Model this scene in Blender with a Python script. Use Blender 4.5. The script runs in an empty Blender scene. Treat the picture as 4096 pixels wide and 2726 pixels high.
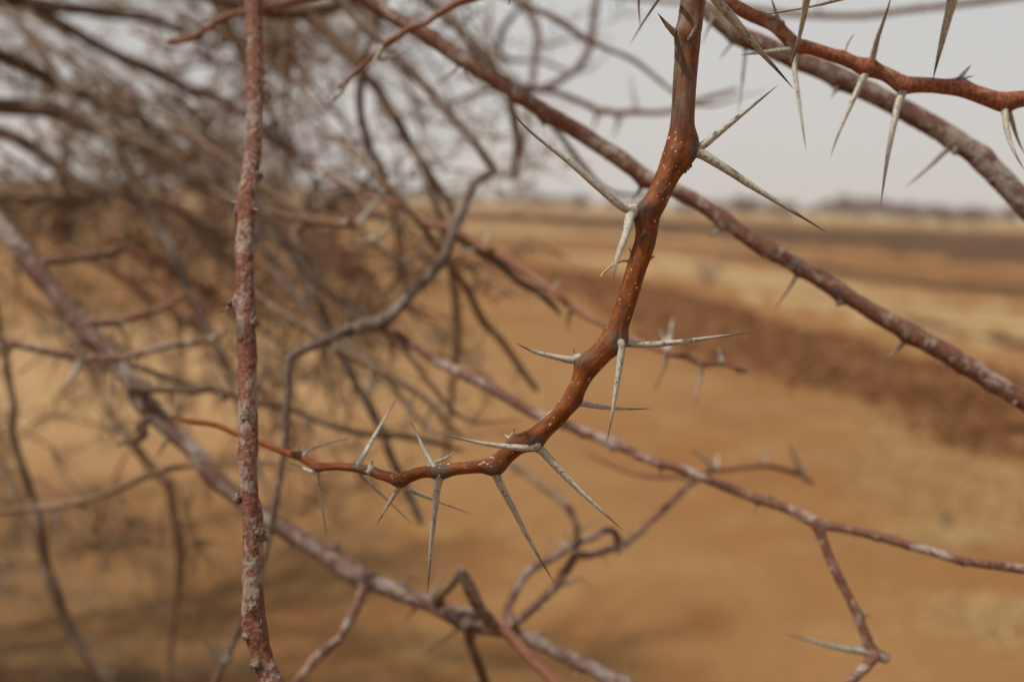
import bpy, math, random
import numpy as np
from mathutils import Vector, Matrix

random.seed(7)
rng = np.random.default_rng(11)
scene = bpy.context.scene
COL = scene.collection

# ------------------------------------------------------------------ camera
PW, PH = 4096.0, 2726.0            # photograph size, used only to measure directions
LENS, SENSOR = 35.0, 36.0
FPX = PW * LENS / SENSOR
CAM_H = 1.45
PITCH, ROLL = math.radians(8.05), math.radians(2.1)
cam_data = bpy.data.cameras.new('camera')
cam_data.lens = LENS
cam_data.sensor_width = SENSOR
cam_data.sensor_fit = 'HORIZONTAL'
cam_data.clip_start = 0.01
cam_data.clip_end = 5000
cam_data.dof.use_dof = True
cam_data.dof.focus_distance = 0.302
cam_data.dof.aperture_fstop = 6.3
cam_data.dof.aperture_blades = 9
cam = bpy.data.objects.new('camera', cam_data)
COL.objects.link(cam)
CAM_M = (Matrix.Translation((0, 0, CAM_H)) @ Matrix.Rotation(math.radians(90) - PITCH, 4, 'X')
         @ Matrix.Rotation(ROLL, 4, 'Z'))
cam.matrix_world = CAM_M
scene.camera = cam
CM = np.array(CAM_M)

# ------------------------------------------------------------------ sky and sun
SUN_DIR = Vector((-0.50, -0.12, 0.86)).normalized()     # towards the sun
elev = math.asin(SUN_DIR.z)
azim = math.atan2(SUN_DIR.x, SUN_DIR.y)
world = bpy.data.worlds.new('World')
scene.world = world
world.use_nodes = True
wn, wl = world.node_tree.nodes, world.node_tree.links
wn.clear()
sky = wn.new('ShaderNodeTexSky')
sky.sky_type = 'NISHITA'
sky.sun_disc = False
sky.sun_elevation = elev
sky.sun_rotation = azim
sky.air_density = 1.0
sky.dust_density = 6.0
sky.ozone_density = 1.0
hs = wn.new('ShaderNodeHueSaturation')
hs.inputs['Saturation'].default_value = 0.22
tc = wn.new('ShaderNodeTexCoord')
sep = wn.new('ShaderNodeSeparateXYZ')
wl.new(tc.outputs['Generated'], sep.inputs[0])
veil = wn.new('ShaderNodeValToRGB')                      # dust veil: palest low down, all the way round
veil.color_ramp.elements[0].position = 0.0
veil.color_ramp.elements[0].color = (.755, .700, .645, 1)
veil.color_ramp.elements[1].position = 0.9
veil.color_ramp.elements[1].color = (.55, .56, .57, 1)
el2 = veil.color_ramp.elements.new(0.20)
el2.color = (.66, .655, .645, 1)
wl.new(sep.outputs['Z'], veil.inputs['Fac'])
vs = wn.new('ShaderNodeVectorMath')
vs.operation = 'SCALE'
vs.inputs['Scale'].default_value = 10.0
wl.new(veil.outputs['Color'], vs.inputs[0])
mixw = wn.new('ShaderNodeMix')
mixw.data_type = 'RGBA'
mixw.inputs['Factor'].default_value = 0.82
wl.new(vs.outputs[0], mixw.inputs['B'])
bg = wn.new('ShaderNodeBackground')
bg.inputs['Strength'].default_value = 0.10
wo = wn.new('ShaderNodeOutputWorld')
wl.new(sky.outputs['Color'], hs.inputs['Color'])
wl.new(hs.outputs['Color'], mixw.inputs['A'])
wl.new(mixw.outputs['Result'], bg.inputs['Color'])
wl.new(bg.outputs['Background'], wo.inputs['Surface'])
sun_data = bpy.data.lights.new('sun', 'SUN')
sun_data.energy = 4.6
sun_data.angle = math.radians(1.5)
sun_data.color = (1.0, 0.94, 0.85)
sun = bpy.data.objects.new('sun', sun_data)
sun.rotation_euler = (-SUN_DIR).to_track_quat('-Z', 'Y').to_euler()
sun.location = (-3, -2, 8)
COL.objects.link(sun)
scene.view_settings.view_transform = 'Standard'
scene.view_settings.look = 'None'
scene.view_settings.gamma = 1.0
scene.view_settings.exposure = 0.0
scene.view_settings.use_curve_mapping = False
scene.render.engine = 'CYCLES'
scene.cycles.use_denoising = True
scene.cycles.max_bounces = 6
scene.cycles.caustics_reflective = False
scene.cycles.caustics_refractive = False

# ------------------------------------------------------------------ measuring helpers
TILE = {0: (0, 0, 0.5752), 1: (0, 0, 1.668), 2: (1350, 0, 1.668), 3: (2696, 0, 1.668), 4: (0, 900, 1.668),
        5: (1350, 900, 1.668), 6: (2696, 900, 1.668), 7: (0, 1786, 1.668), 8: (1350, 1786, 1.668),
        9: (2696, 1786, 1.668), 10: (0, 0, 1.0)}


def px(t, x, y):
    ox, oy, s = TILE[t]
    return ox + x / s, oy + y / s


def W(X, Y, d):
    """world point seen in direction of photo pixel X, Y at d metres along the view axis"""
    v = np.array([(X - PW / 2) / FPX * d, -(Y - PH / 2) / FPX * d, -d, 1.0])
    return (CM @ v)[:3]


def on_ground(X, Y, z=0.0):
    a = W(X, Y, 1.0)
    o = CM[:3, 3]
    v = a - o
    k = (z - o[2]) / v[2]
    return o + v * k


CAM_RIGHT = CM[:3, 0]
CAM_BACK = CM[:3, 2]


def _hash(i, j, k, seed):
    h = (i * 374761393 + j * 668265263 + k * 2147483647 + seed * 1274126177) & 0xFFFFFFFF
    h = ((h ^ (h >> 13)) * 1274126177) & 0xFFFFFFFF
    h = h ^ (h >> 16)
    return (h & 0xFFFF) / 32767.5 - 1.0


def vnoise(p, seed=0):
    """smooth value noise in -1..1 for an (N,3) array"""
    p = np.asarray(p, dtype=np.float64)
    f = np.floor(p)
    i = f.astype(np.int64)
    u = p - f
    u = u * u * (3 - 2 * u)
    r = 0.0
    for dx in (0, 1):
        wx = u[:, 0] if dx else 1 - u[:, 0]
        for dy in (0, 1):
            wy = u[:, 1] if dy else 1 - u[:, 1]
            for dz in (0, 1):
                wz = u[:, 2] if dz else 1 - u[:, 2]
                r = r + wx * wy * wz * _hash(i[:, 0] + dx, i[:, 1] + dy, i[:, 2] + dz, seed)
    return r


# ------------------------------------------------------------------ mesh helpers
def catmull(P, n_per):
    """Catmull-Rom through rows of P (any width), n_per samples for each span"""
    P = np.asarray(P, float)
    if len(P) == 2:
        t = np.linspace(0, 1, n_per[0] + 1)[:, None]
        return P[0] * (1 - t) + P[1] * t
    Q = np.vstack([2 * P[0] - P[1], P, 2 * P[-1] - P[-2]])
    out = []
    for k in range(len(P) - 1):
        p0, p1, p2, p3 = Q[k], Q[k + 1], Q[k + 2], Q[k + 3]
        n = n_per[k]
        t = (np.arange(n) / n)[:, None]
        out.append(0.5 * ((2 * p1) + (-p0 + p2) * t + (2 * p0 - 5 * p1 + 4 * p2 - p3) * t ** 2
                          + (-p0 + 3 * p1 - 3 * p2 + p3) * t ** 3))
    out.append(P[-1:])
    return np.vstack(out)


def resample(P, R, step):
    P = np.asarray(P, float)
    R = np.asarray(R, float)
    seg = np.linalg.norm(np.diff(P, axis=0), axis=1)
    n = [max(1, int(round(s / step))) for s in seg]
    M = catmull(np.hstack([P, R[:, None]]), n)
    return M[:, :3], np.maximum(M[:, 3], 1e-5)


def frames(P):
    T = np.gradient(P, axis=0)
    T /= np.linalg.norm(T, axis=1)[:, None] + 1e-12
    N = np.zeros_like(T)
    n = CAM_RIGHT - T[0] * np.dot(CAM_RIGHT, T[0])
    if np.linalg.norm(n) < 0.2:
        n = np.array([0, 0, 1.0]) - T[0] * T[0][2]
    n /= np.linalg.norm(n)
    for k in range(len(T)):
        n = n - T[k] * np.dot(n, T[k])
        n /= np.linalg.norm(n) + 1e-12
        N[k] = n
    return T, N, np.cross(T, N)


def tube(P, R, sides=12, seed=0, rough=0.0, fine=0.0, bumps=(), closed=True):
    """a swept tube: returns verts, faces, bark coordinates (unbent cylinder) and position along it"""
    P = np.asarray(P)
    R = np.asarray(R)
    T, N, B = frames(P)
    n = len(P)
    s = np.concatenate([[0], np.cumsum(np.linalg.norm(np.diff(P, axis=0), axis=1))])
    a = np.linspace(0, 2 * math.pi, sides, endpoint=False)
    ca, sa = np.cos(a), np.sin(a)
    rm = float(np.median(R))
    bark = np.stack([np.repeat(ca[None], n, 0) * rm, np.repeat(sa[None], n, 0) * rm,
                     np.repeat(s[:, None], sides, 1)], axis=-1).reshape(-1, 3)
    rr = np.repeat(R[:, None], sides, 1).reshape(-1)
    k = np.ones_like(rr)
    if rough:
        k += rough * vnoise(bark / (1.9 * rm) * np.array([1, 1, .6]) + seed * 3.7, seed)
    if fine:
        k += fine * vnoise(bark / (0.55 * rm) + seed * 1.3, seed + 5) + fine * 0.6 * vnoise(bark / (0.25 * rm) + seed, seed + 9)
    dirs = (N[:, None, :] * ca[None, :, None] + B[:, None, :] * sa[None, :, None]).reshape(-1, 3)
    V = np.repeat(P, sides, 0) + dirs * (rr * k)[:, None]
    for c, dvec, h, sig in bumps:
        d2 = ((V - c) ** 2).sum(1)
        V = V + np.exp(-d2 / (2 * sig * sig))[:, None] * np.asarray(dvec) * h
    F = []
    for i in range(n - 1):
        o = i * sides
        for j in range(sides):
            j2 = (j + 1) % sides
            F.append((o + j, o + j2, o + sides + j2, o + sides + j))
    t = np.repeat(s / max(s[-1], 1e-9), sides)
    if closed:
        V = np.vstack([V, P[0] - T[0] * R[0] * .3, P[-1] + T[-1] * R[-1] * .5])
        bark = np.vstack([bark, [0, 0, 0], [0, 0, s[-1]]])
        t = np.concatenate([t, [0, 1]])
        c0, c1 = n * sides, n * sides + 1
        for j in range(sides):
            F.append((c0, (j + 1) % sides, j))
            F.append((c1, (n - 1) * sides + j, (n - 1) * sides + (j + 1) % sides))
    return V, F, bark, t


def join(parts):
    Vs, Fs, Bs, Ts, o = [], [], [], [], 0
    for V, F, B, t in parts:
        Vs.append(V); Bs.append(B); Ts.append(t)
        Fs.extend([tuple(i + o for i in f) for f in F])
        o += len(V)
    return np.vstack(Vs), Fs, np.vstack(Bs), np.concatenate(Ts)


def mesh_of(name, V, F, bark=None, t=None, origin=(0, 0, 0), smooth=True):
    me = bpy.data.meshes.new(name)
    me.from_pydata((np.asarray(V) - np.asarray(origin)).tolist(), [], F)
    if bark is not None:
        at = me.attributes.new('bark', 'FLOAT_VECTOR', 'POINT')
        at.data.foreach_set('vector', np.asarray(bark, dtype=np.float32).ravel())
    if t is not None:
        at = me.attributes.new('along', 'FLOAT', 'POINT')
        at.data.foreach_set('value', np.asarray(t, dtype=np.float32))
    if smooth:
        me.polygons.foreach_set('use_smooth', [True] * len(me.polygons))
    me.update()
    return me


def add(name, me, mat, parent=None, loc=None):
    o = bpy.data.objects.new(name, me)
    COL.objects.link(o)
    if me is not None and mat is not None and not me.materials:
        me.materials.append(mat)
    if parent is not None:
        o.parent = parent
    if loc is not None:
        o.location = loc
    return o


def tag(o, label, cat, group=None, kind=None):
    o['label'] = label
    if cat:
        o['category'] = cat
    if group:
        o['group'] = group
    if kind:
        o['kind'] = kind
    return o


# ------------------------------------------------------------------ materials
class Mat:
    def __init__(self, name, rough=0.7, spec=0.3):
        self.m = bpy.data.materials.new(name)
        self.m.use_nodes = True
        self.n, self.l = self.m.node_tree.nodes, self.m.node_tree.links
        self.b = self.n['Principled BSDF']
        self.b.inputs['Roughness'].default_value = rough
        self.b.inputs['Specular IOR Level'].default_value = spec

    def vec(self, kind='bark', scale=(1, 1, 1)):
        if kind == 'bark':
            a = self.n.new('ShaderNodeAttribute'); a.attribute_name = 'bark'; out = a.outputs['Vector']
        elif kind == 'object':
            out = self.n.new('ShaderNodeTexCoord').outputs['Object']
        else:
            out = self.n.new('ShaderNodeNewGeometry').outputs['Position']
        if kind != 'world':
            oi = self.n.new('ShaderNodeObjectInfo')
            ad = self.n.new('ShaderNodeVectorMath'); ad.operation = 'ADD'
            self.l.new(out, ad.inputs[0]); self.l.new(oi.outputs['Random'], ad.inputs[1])
            out = ad.outputs[0]
        mp = self.n.new('ShaderNodeMapping')
        mp.inputs['Scale'].default_value = scale
        self.l.new(out, mp.inputs['Vector'])
        return mp.outputs['Vector']

    def noise(self, vec, scale, detail=4, rough=.55, dist=0.0):
        t = self.n.new('ShaderNodeTexNoise')
        t.inputs['Scale'].default_value = scale
        t.inputs['Detail'].default_value = detail
        t.inputs['Roughness'].default_value = rough
        t.inputs['Distortion'].default_value = dist
        self.l.new(vec, t.inputs['Vector'])
        return t.outputs['Fac']

    def voro(self, vec, scale, feature='F1'):
        t = self.n.new('ShaderNodeTexVoronoi')
        t.feature = feature
        t.inputs['Scale'].default_value = scale
        self.l.new(vec, t.inputs['Vector'])
        return t.outputs['Distance']

    def ramp(self, fac, a, b, hi=1.0, lo=0.0):
        t = self.n.new('ShaderNodeMapRange')
        t.interpolation_type = 'SMOOTHSTEP'
        t.inputs['From Min'].default_value = a
        t.inputs['From Max'].default_value = b
        t.inputs['To Min'].default_value = lo
        t.inputs['To Max'].default_value = hi
        self.l.new(fac, t.inputs['Value'])
        return t.outputs['Result']

    def math(self, op, a, b):
        t = self.n.new('ShaderNodeMath'); t.operation = op
        for i, v in enumerate((a, b)):
            if isinstance(v, (int, float)):
                t.inputs[i].default_value = v
            else:
                self.l.new(v, t.inputs[i])
        return t.outputs[0]

    def mix(self, fac, a, b):
        t = self.n.new('ShaderNodeMix'); t.data_type = 'RGBA'
        for key, v in (('Factor', fac), ('A', a), ('B', b)):
            if isinstance(v, tuple):
                t.inputs[key].default_value = (*v, 1)
            elif isinstance(v, (int, float)):
                t.inputs[key].default_value = v
            else:
                self.l.new(v, t.inputs[key])
        return t.outputs['Result']

    def attr(self, name):
        a = self.n.new('ShaderNodeAttribute'); a.attribute_name = name
        return a.outputs['Fac']

    def axis(self, vec, i):
        s = self.n.new('ShaderNodeSeparateXYZ'); self.l.new(vec, s.inputs[0])
        return s.outputs[i]

    def random(self):
        return self.n.new('ShaderNodeObjectInfo').outputs['Random']

    def done(self, col, bump=None, dist=0.0002, strength=1.0):
        if isinstance(col, tuple):
            self.b.inputs['Base Color'].default_value = (*col, 1)
        else:
            self.l.new(col, self.b.inputs['Base Color'])
        if bump is not None:
            bp = self.n.new('ShaderNodeBump')
            bp.inputs['Distance'].default_value = dist
            bp.inputs['Strength'].default_value = strength
            self.l.new(bump, bp.inputs['Height'])
            self.l.new(bp.outputs['Normal'], self.b.inputs['Normal'])
        return self.m


def make_young_bark(film_until=0.0):
    m = Mat('young_orange_bark' if not film_until else 'young_orange_bark_weathered', .45, .2)
    v = m.vec('bark', (1, 1, .35))
    n1 = m.noise(v, 500, 5)
    col = m.mix(m.ramp(n1, .3, .7), (.090, .023, .0035), (.225, .064, .0085))
    n2 = m.noise(m.vec('bark', (1, 1, .6)), 130, 3)
    col = m.mix(m.ramp(n2, .54, .72, .75), col, (.075, .018, .008))
    n3 = m.noise(m.vec('bark', (1, 1, .9)), 260, 6, .65)
    col = m.mix(m.ramp(n3, .60, .72, .4), col, (.27, .15, .085))       # pale waxy skin patches
    n5 = m.noise(m.vec('bark', (1, 1, 1)), 900, 4, .7)
    col = m.mix(m.ramp(n5, .62, .75, .6), col, (.045, .022, .012))
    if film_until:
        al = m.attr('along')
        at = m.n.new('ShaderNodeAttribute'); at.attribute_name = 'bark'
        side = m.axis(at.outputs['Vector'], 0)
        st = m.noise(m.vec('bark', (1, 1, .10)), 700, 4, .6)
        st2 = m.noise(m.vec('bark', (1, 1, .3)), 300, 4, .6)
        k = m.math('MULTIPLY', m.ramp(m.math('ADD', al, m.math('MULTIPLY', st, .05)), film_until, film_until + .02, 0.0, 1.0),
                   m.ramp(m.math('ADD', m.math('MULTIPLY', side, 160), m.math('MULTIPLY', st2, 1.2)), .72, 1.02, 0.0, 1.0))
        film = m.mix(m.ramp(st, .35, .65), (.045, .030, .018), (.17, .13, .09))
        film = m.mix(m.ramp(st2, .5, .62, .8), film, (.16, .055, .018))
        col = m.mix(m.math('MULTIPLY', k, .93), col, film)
    gr = m.noise(m.vec('bark', (1, 1, .06)), 1500, 5, .7, .3)              # long grain of the stretched skin
    col = m.mix(m.ramp(gr, .52, .68, .55), col, (.060, .020, .008))
    pe = m.noise(m.vec('bark', (1, 1, 1.1)), 330, 7, .7, 1.2)                # dusty, peeling film
    col = m.mix(m.ramp(pe, .60, .66, .5), col, (.205, .135, .095))
    nd = m.math('ADD', m.attr('node'), m.math('MULTIPLY', m.math('SUBTRACT', pe, .5), .9))   # dead grey bark round each thorn pair
    col = m.mix(m.ramp(nd, .38, .75, .85), col, m.mix(m.ramp(gr, .4, .6), (.045, .028, .020), (.115, .085, .062)))
    h = m.noise(m.vec('bark', (1, 1, .3)), 1400, 6, .7)
    h = m.math('ADD', h, m.math('MULTIPLY', gr, .8))
    return m.done(col, h, .00040, .8)


def make_old_bark(name, red=(.150, .066, .042), pale=(.33, .265, .22), patch=.50, dark=.58, sc=1.0, bigw=.9, edge=.16):
    m = Mat(name, .75, .22)
    big = m.noise(m.vec('bark', (1, 1, .6)), 75 * sc, 3)
    p = m.noise(m.vec('bark', (1, 1, .8)), 250 * sc, 7, .68, .8)
    p = m.math('ADD', p, m.math('MULTIPLY', m.math('SUBTRACT', big, .5), bigw))
    r = m.noise(m.vec('bark', (1, 1, 2.2)), 520, 4)
    base = m.mix(m.ramp(r, .35, .65), tuple(c * .6 for c in red), tuple(c * 1.3 for c in red))
    fine = m.noise(m.vec('bark', (1, 1, .7)), 1100, 5, .7)
    pl = m.mix(m.ramp(fine, .35, .65), tuple(c * .72 for c in pale), tuple(c * 1.12 for c in pale))
    col = m.mix(m.ramp(p, patch, patch + edge, .92), base, pl)
    f = m.noise(m.vec('bark', (1, 1, .5)), 700 * sc, 6, .7, .6)
    col = m.mix(m.ramp(f, dark, dark + .10, .85), col, (.040, .031, .029))
    li = m.noise(m.vec('bark', (1, 1, 1)), 150 * sc, 4, .6)
    col = m.mix(m.ramp(li, .60, .70, .75), col, (.30, .265, .19))
    b2 = m.noise(m.vec('bark', (1, 1, .8)), 170 * sc, 4)
    col = m.mix(m.ramp(b2, .60, .70, .65), col, (.070, .060, .056))
    h = m.math('ADD', m.math('MULTIPLY', p, .8), m.math('MULTIPLY', f, -.7))
    return m.done(col, h, .0011, .9)


def make_thorn(name, pale=(.42, .385, .315), spot=(.095, .080, .064), amount=.53):
    m = Mat(name, .55, .3)
    n = m.noise(m.vec('bark', (1, 1, .18)), 2600, 5, .65)
    col = m.mix(m.ramp(n, .35, .7), pale, tuple(c * .62 for c in pale))
    s = m.noise(m.vec('bark', (1, 1, .55)), 1500, 5, .7)
    col = m.mix(m.ramp(s, amount, amount + .08, .92), col, spot)
    s2 = m.noise(m.vec('bark', (1, 1, .3)), 420, 3, .6)
    col = m.mix(m.ramp(s2, .52, .66, .55), col, (.25, .21, .165))
    al = m.attr('along')
    col = m.mix(m.ramp(m.math('ADD', al, m.math('MULTIPLY', s2, .20)), .74, 1.0, .95), col, (.095, .052, .030))
    col = m.mix(m.ramp(m.math('ADD', al, m.math('MULTIPLY', s2, .10)), .02, .16, 0.0, .75), col, (.17, .125, .085))   # browner woody foot
    return m.done(col, n, .00018, .6)


def make_knot():
    m = Mat('gnarled_grey_knot', .85, .15)
    n = m.noise(m.vec('object'), 650, 7, .7, .5)
    col = m.mix(m.ramp(n, .35, .66), (.085, .058, .042), (.30, .24, .185))
    return m.done(col, n, .0012, 1.0)


def make_twig(name, a, b, dark=(.05, .035, .028)):
    m = Mat(name, .8, .15)
    n = m.noise(m.vec('bark', (1, 1, .5)), 90, 5)
    col = m.mix(m.random(), a, b)
    col = m.mix(m.ramp(n, .48, .7, .75), col, (.235, .172, .125))
    n2 = m.noise(m.vec('bark', (1, 1, .5)), 260, 4)
    col = m.mix(m.ramp(n2, .58, .7, .7), col, dark)
    return m.done(col, n2, .001, .6)


def plain_mat(name, c1, c2, scale, rough=.9, kind='object', bump=0.0):
    m = Mat(name, rough, .15)
    n = m.noise(m.vec(kind), scale, 6)
    return m.done(m.mix(m.ramp(n, .35, .65), c1, c2), n if bump else None, bump or .001)


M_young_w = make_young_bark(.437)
M_young = make_young_bark()
M_old = make_old_bark('flaking_red_bark')
M_vert = make_old_bark('flaking_upright_bark', (.185, .072, .042), (.295, .222, .182), .475, .55, 1.2, .85, .12)
M_old_grey = make_old_bark('flaking_grey_bark', (.125, .064, .045), (.275, .222, .185), .45, .57)
M_ash = make_old_bark('ashen_bark', (.115, .075, .055), (.235, .19, .155), .47, .58)
M_thorn = make_thorn('bleached_thorn')
M_thorn_grey = make_thorn('grey_thorn', (.25, .232, .19), (.075, .066, .056), .50)
M_knot = make_knot()
M_twig = make_twig('dry_brown_twig', (.120, .074, .043), (.180, .108, .062))
M_twig_dark = make_twig('dark_brown_twig', (.072, .046, .029), (.11, .066, .041))
M_twig_red = make_twig('reddish_twig', (.170, .070, .042), (.205, .092, .056))
M_red = make_old_bark('smooth_red_bark', (.235, .082, .042), (.33, .20, .14), .60, .60, .8, .6, .12)
M_lent = plain_mat('pale_lenticel', (.56, .47, .37), (.30, .18, .11), 1500, .8)

# ================================================================== the ground
def make_sand():
    m = Mat('dry_sand', .95, .1)
    v = m.vec('world')
    big = m.noise(v, .35, 4, .55)
    mid = m.noise(v, 2.2, 6, .6)
    fine = m.noise(v, 30, 6, .65)
    col = m.mix(m.ramp(big, .38, .62), (0.196, 0.090, 0.030), (0.228, 0.122, 0.047))
    col = m.mix(m.ramp(mid, .50, .66, .6), col, (0.264, 0.159, 0.065))
    col = m.mix(m.ramp(mid, .30, .44, 0.0, .45), col, (0.152, 0.063, 0.022))
    col = m.mix(m.ramp(fine, .40, .66, .45), col, (0.148, 0.070, 0.029))
    st = m.noise(m.vec('world', (1, .35, 1)), 7, 5, .7)
    col = m.mix(m.ramp(st, .60, .72, .5), col, (0.296, 0.194, 0.086))
    # a paler, straw-coloured stretch of sand at left and another along the strip at right
    for cx, cy, rad_ in ((-3.6, 7.6, 4.6),):
        dv = m.n.new('ShaderNodeVectorMath'); dv.operation = 'DISTANCE'
        m.l.new(v, dv.inputs[0]); dv.inputs[1].default_value = (cx, cy, 0)
        k = m.ramp(m.math('ADD', dv.outputs['Value'], m.math('MULTIPLY', mid, rad_ * .9)), rad_ * .7, rad_ * 1.5, 0.0, .7)
        col = m.mix(k, col, (.335, .215, .108))
    h = m.math('ADD', m.math('MULTIPLY', mid, .6), m.math('MULTIPLY', fine, .25))
    return m.done(col, h, .05, .8)


def make_soil():
    m = Mat('turned_dark_soil', .95, .1)
    v = m.vec('world')
    n = m.noise(v, 3.0, 6, .65)
    n2 = m.noise(v, 18, 5, .6)
    col = m.mix(m.ramp(n, .36, .64), (.105, .043, .015), (.165, .074, .030))
    col = m.mix(m.ramp(n2, .55, .7, .5), col, (.185, .094, .042))
    return m.done(col, n2, .04, .8)


M_sand = make_sand()
def make_pale():
    m = Mat('pale_sand', .95, .1)
    n = m.noise(m.vec('world'), 1.6, 6, .65)
    n2 = m.noise(m.vec('world'), 9, 5, .65)
    col = m.mix(m.ramp(n, .38, .62), (.235, .145, .066), (.320, .215, .105))
    col = m.mix(m.ramp(n2, .52, .68, .5), col, (.20, .115, .05))
    return m.done(col, n2, .04, .8)


M_soil = make_soil()
M_soil_far = plain_mat('far_ploughed_soil', (.050, .022, .007), (.092, .043, .016), .35, .95, 'world')
M_straw = plain_mat('dry_straw', (.42, .285, .135), (.33, .21, .09), 40, .8)
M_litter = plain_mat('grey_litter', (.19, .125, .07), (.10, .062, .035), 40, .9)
M_field = plain_mat('far_straw_field', (.31, .225, .115), (.25, .17, .08), .08, .95, 'world')
M_shrub = plain_mat('grey_dry_shrub', (.19, .165, .135), (.12, .10, .08), 40, .9)
M_weed = plain_mat('grey_green_weed', (.085, .095, .07), (.14, .14, .10), 60, .85)
M_far = plain_mat('far_bare_crown', (.19, .118, .09), (.25, .165, .13), .8, .95)
M_far_trunk = plain_mat('far_trunk', (.09, .06, .045), (.13, .09, .07), 3, .95)


def ground_height(x, y):
    p = np.stack([np.asarray(x, float), np.asarray(y, float), np.zeros(np.shape(x))], -1).reshape(-1, 3)
    r = np.hypot(p[:, 0], p[:, 1])
    k = np.clip((r - .3) / 2, 0, 1)
    z = .030 * vnoise(p / 1.7, 3) + .012 * vnoise(p / .45, 4) + .006 * vnoise(p / .16, 6) * (r < 25)
    return z * k * np.clip(120 / (r + 1), 0, 1)


nr, na = 190, 420
rad = np.geomspace(.25, 1250, nr)
ang = np.linspace(0, 2 * math.pi, na, endpoint=False)
gx = (rad[:, None] * np.sin(ang)[None]).ravel()
gy = (rad[:, None] * np.cos(ang)[None]).ravel()
gz = ground_height(gx, gy)
GV = np.vstack([np.stack([gx, gy, gz], -1), [[0, 0, 0]]])
GF = []
for i in range(nr - 1):
    for j in range(na):
        j2 = (j + 1) % na
        GF.append((i * na + j, i * na + j2, (i + 1) * na + j2, (i + 1) * na + j))
for j in range(na):
    GF.append((nr * na, (j + 1) % na, j))
g = add('ground', mesh_of('ground', GV, [f[::-1] for f in GF]), M_sand)
tag(g, 'dry orange-brown sandy ground reaching to the horizon', None, kind='structure')


def soil_strip(name, label, upper, lower, h, seed, mat=M_soil, rows=14):
    """a band of ground between two lines, raised in the middle and sunk in the sand along its rims"""
    def line(pts, n=90):
        G = np.array([on_ground(x, y)[:2] for x, y in pts])
        return catmull(G, [max(2, int(n / (len(G) - 1)))] * (len(G) - 1))
    U, L = line(upper), line(lower)
    n = min(len(U), len(L))
    U = U[np.linspace(0, len(U) - 1, n).round().astype(int)]
    L = L[np.linspace(0, len(L) - 1, n).round().astype(int)]
    V = []
    for k in range(rows + 1):
        f = k / rows
        Q = U * (1 - f) + L * f
        w = np.linalg.norm(U - L, axis=1)
        p3 = np.column_stack([Q, np.zeros(n)])
        Q = Q + (np.column_stack([vnoise(p3 * 1.3, seed + 2), vnoise(p3 * 1.3, seed + 3)]) * np.minimum(w, 2.0)[:, None] * .10)
        p3 = np.column_stack([Q, np.zeros(n)])
        z = ground_height(Q[:, 0], Q[:, 1]) - .03 + (h + .03) * (math.sin(math.pi * f) ** .55)
        z = z + (h * .9 * vnoise(p3 / .5, seed) + h * .6 * vnoise(p3 / .18, seed + 1)) * (math.sin(math.pi * f) ** .5)
        V.append(np.column_stack([Q, z]))
    V = np.vstack(V)
    F = []
    for k in range(rows):
        for i in range(n - 1):
            F.append((k * n + i, (k + 1) * n + i, (k + 1) * n + i + 1, k * n + i + 1))
    o = add(name, mesh_of(name, V, F, smooth=False), mat)
    tag(o, label, None, kind='structure')
    return V


band = soil_strip('turned_soil_strip', 'broad dark strip of turned soil running diagonally across the sand',
                  [(1500, 975), (1880, 1020), (2260, 1065), (2500, 1110), (2696, 1150), (2900, 1205), (3010, 1260), (3300, 1310), (3560, 1390), (3835, 1460), (4096, 1520), (4900, 1750)],
                  [(1500, 1010), (1880, 1080), (2260, 1185), (2500, 1310), (2696, 1420), (2984, 1515), (3300, 1605), (3570, 1720), (3720, 1765), (3900, 1810), (4096, 1860), (4900, 2090)], .06, 3)
soil_strip('far_soil_strip', 'wide dark ploughed strip nearest the horizon',
           [(300, 815), (1850, 848), (2600, 876), (3100, 900), (3600, 915), (4096, 935), (5200, 985)],
           [(300, 830), (1850, 882), (2600, 936), (3100, 985), (3400, 1005), (4096, 1085), (5200, 1190)], .10, 5, M_soil_far)
soil_strip('thin_soil_strip', 'thin dark furrow crossing pale sand on the right',
           [(1500, 925), (2200, 945), (2696, 972), (2900, 1000), (3300, 1062), (3600, 1098), (4096, 1150), (5000, 1240)],
           [(1500, 935), (2200, 958), (2696, 990), (2900, 1024), (3300, 1096), (3600, 1142), (4096, 1190), (5000, 1300)], .05, 7, M_soil_far)
soil_strip('short_soil_strip', 'short dark furrow at the right edge above the broad strip',
           [(3520, 1260), (3780, 1300), (3960, 1325), (4096, 1350), (4700, 1440)],
           [(3520, 1268), (3780, 1342), (3960, 1368), (4096, 1402), (4700, 1530)], .03, 8, M_soil_far, rows=8)
soil_strip('streak_soil_strip', 'narrow brown streak on pale sand left of the hanging branch',
           [(1200, 955), (1900, 985), (2300, 1000), (2620, 1030)],
           [(1200, 962), (1900, 1000), (2300, 1022), (2620, 1050)], .03, 9, rows=6)
soil_strip('straw_field', 'pale band of dry straw below the horizon trees',
           [(-900, 775), (600, 786), (2000, 806), (3000, 842), (4096, 884), (5200, 925)],
           [(-900, 782), (600, 806), (2000, 838), (3000, 878), (4096, 925), (5200, 965)], .12, 10, M_field, 8)

soil_strip('upper_soil_strip', 'brown streak on the sand between the two far furrows at right',
           [(2900, 1010), (3300, 1022), (3700, 1050), (4096, 1098), (4900, 1180)],
           [(2900, 1016), (3300, 1040), (3700, 1078), (4096, 1130), (4900, 1230)], .04, 12, rows=6)
soil_strip('middle_soil_strip', 'faint brown streak across the pale sand above the broad strip',
           [(2750, 1120), (3150, 1168), (3550, 1205), (4096, 1235), (4900, 1300)],
           [(2750, 1126), (3150, 1180), (3550, 1225), (4096, 1262), (4900, 1345)], .02, 13, rows=6)

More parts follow.
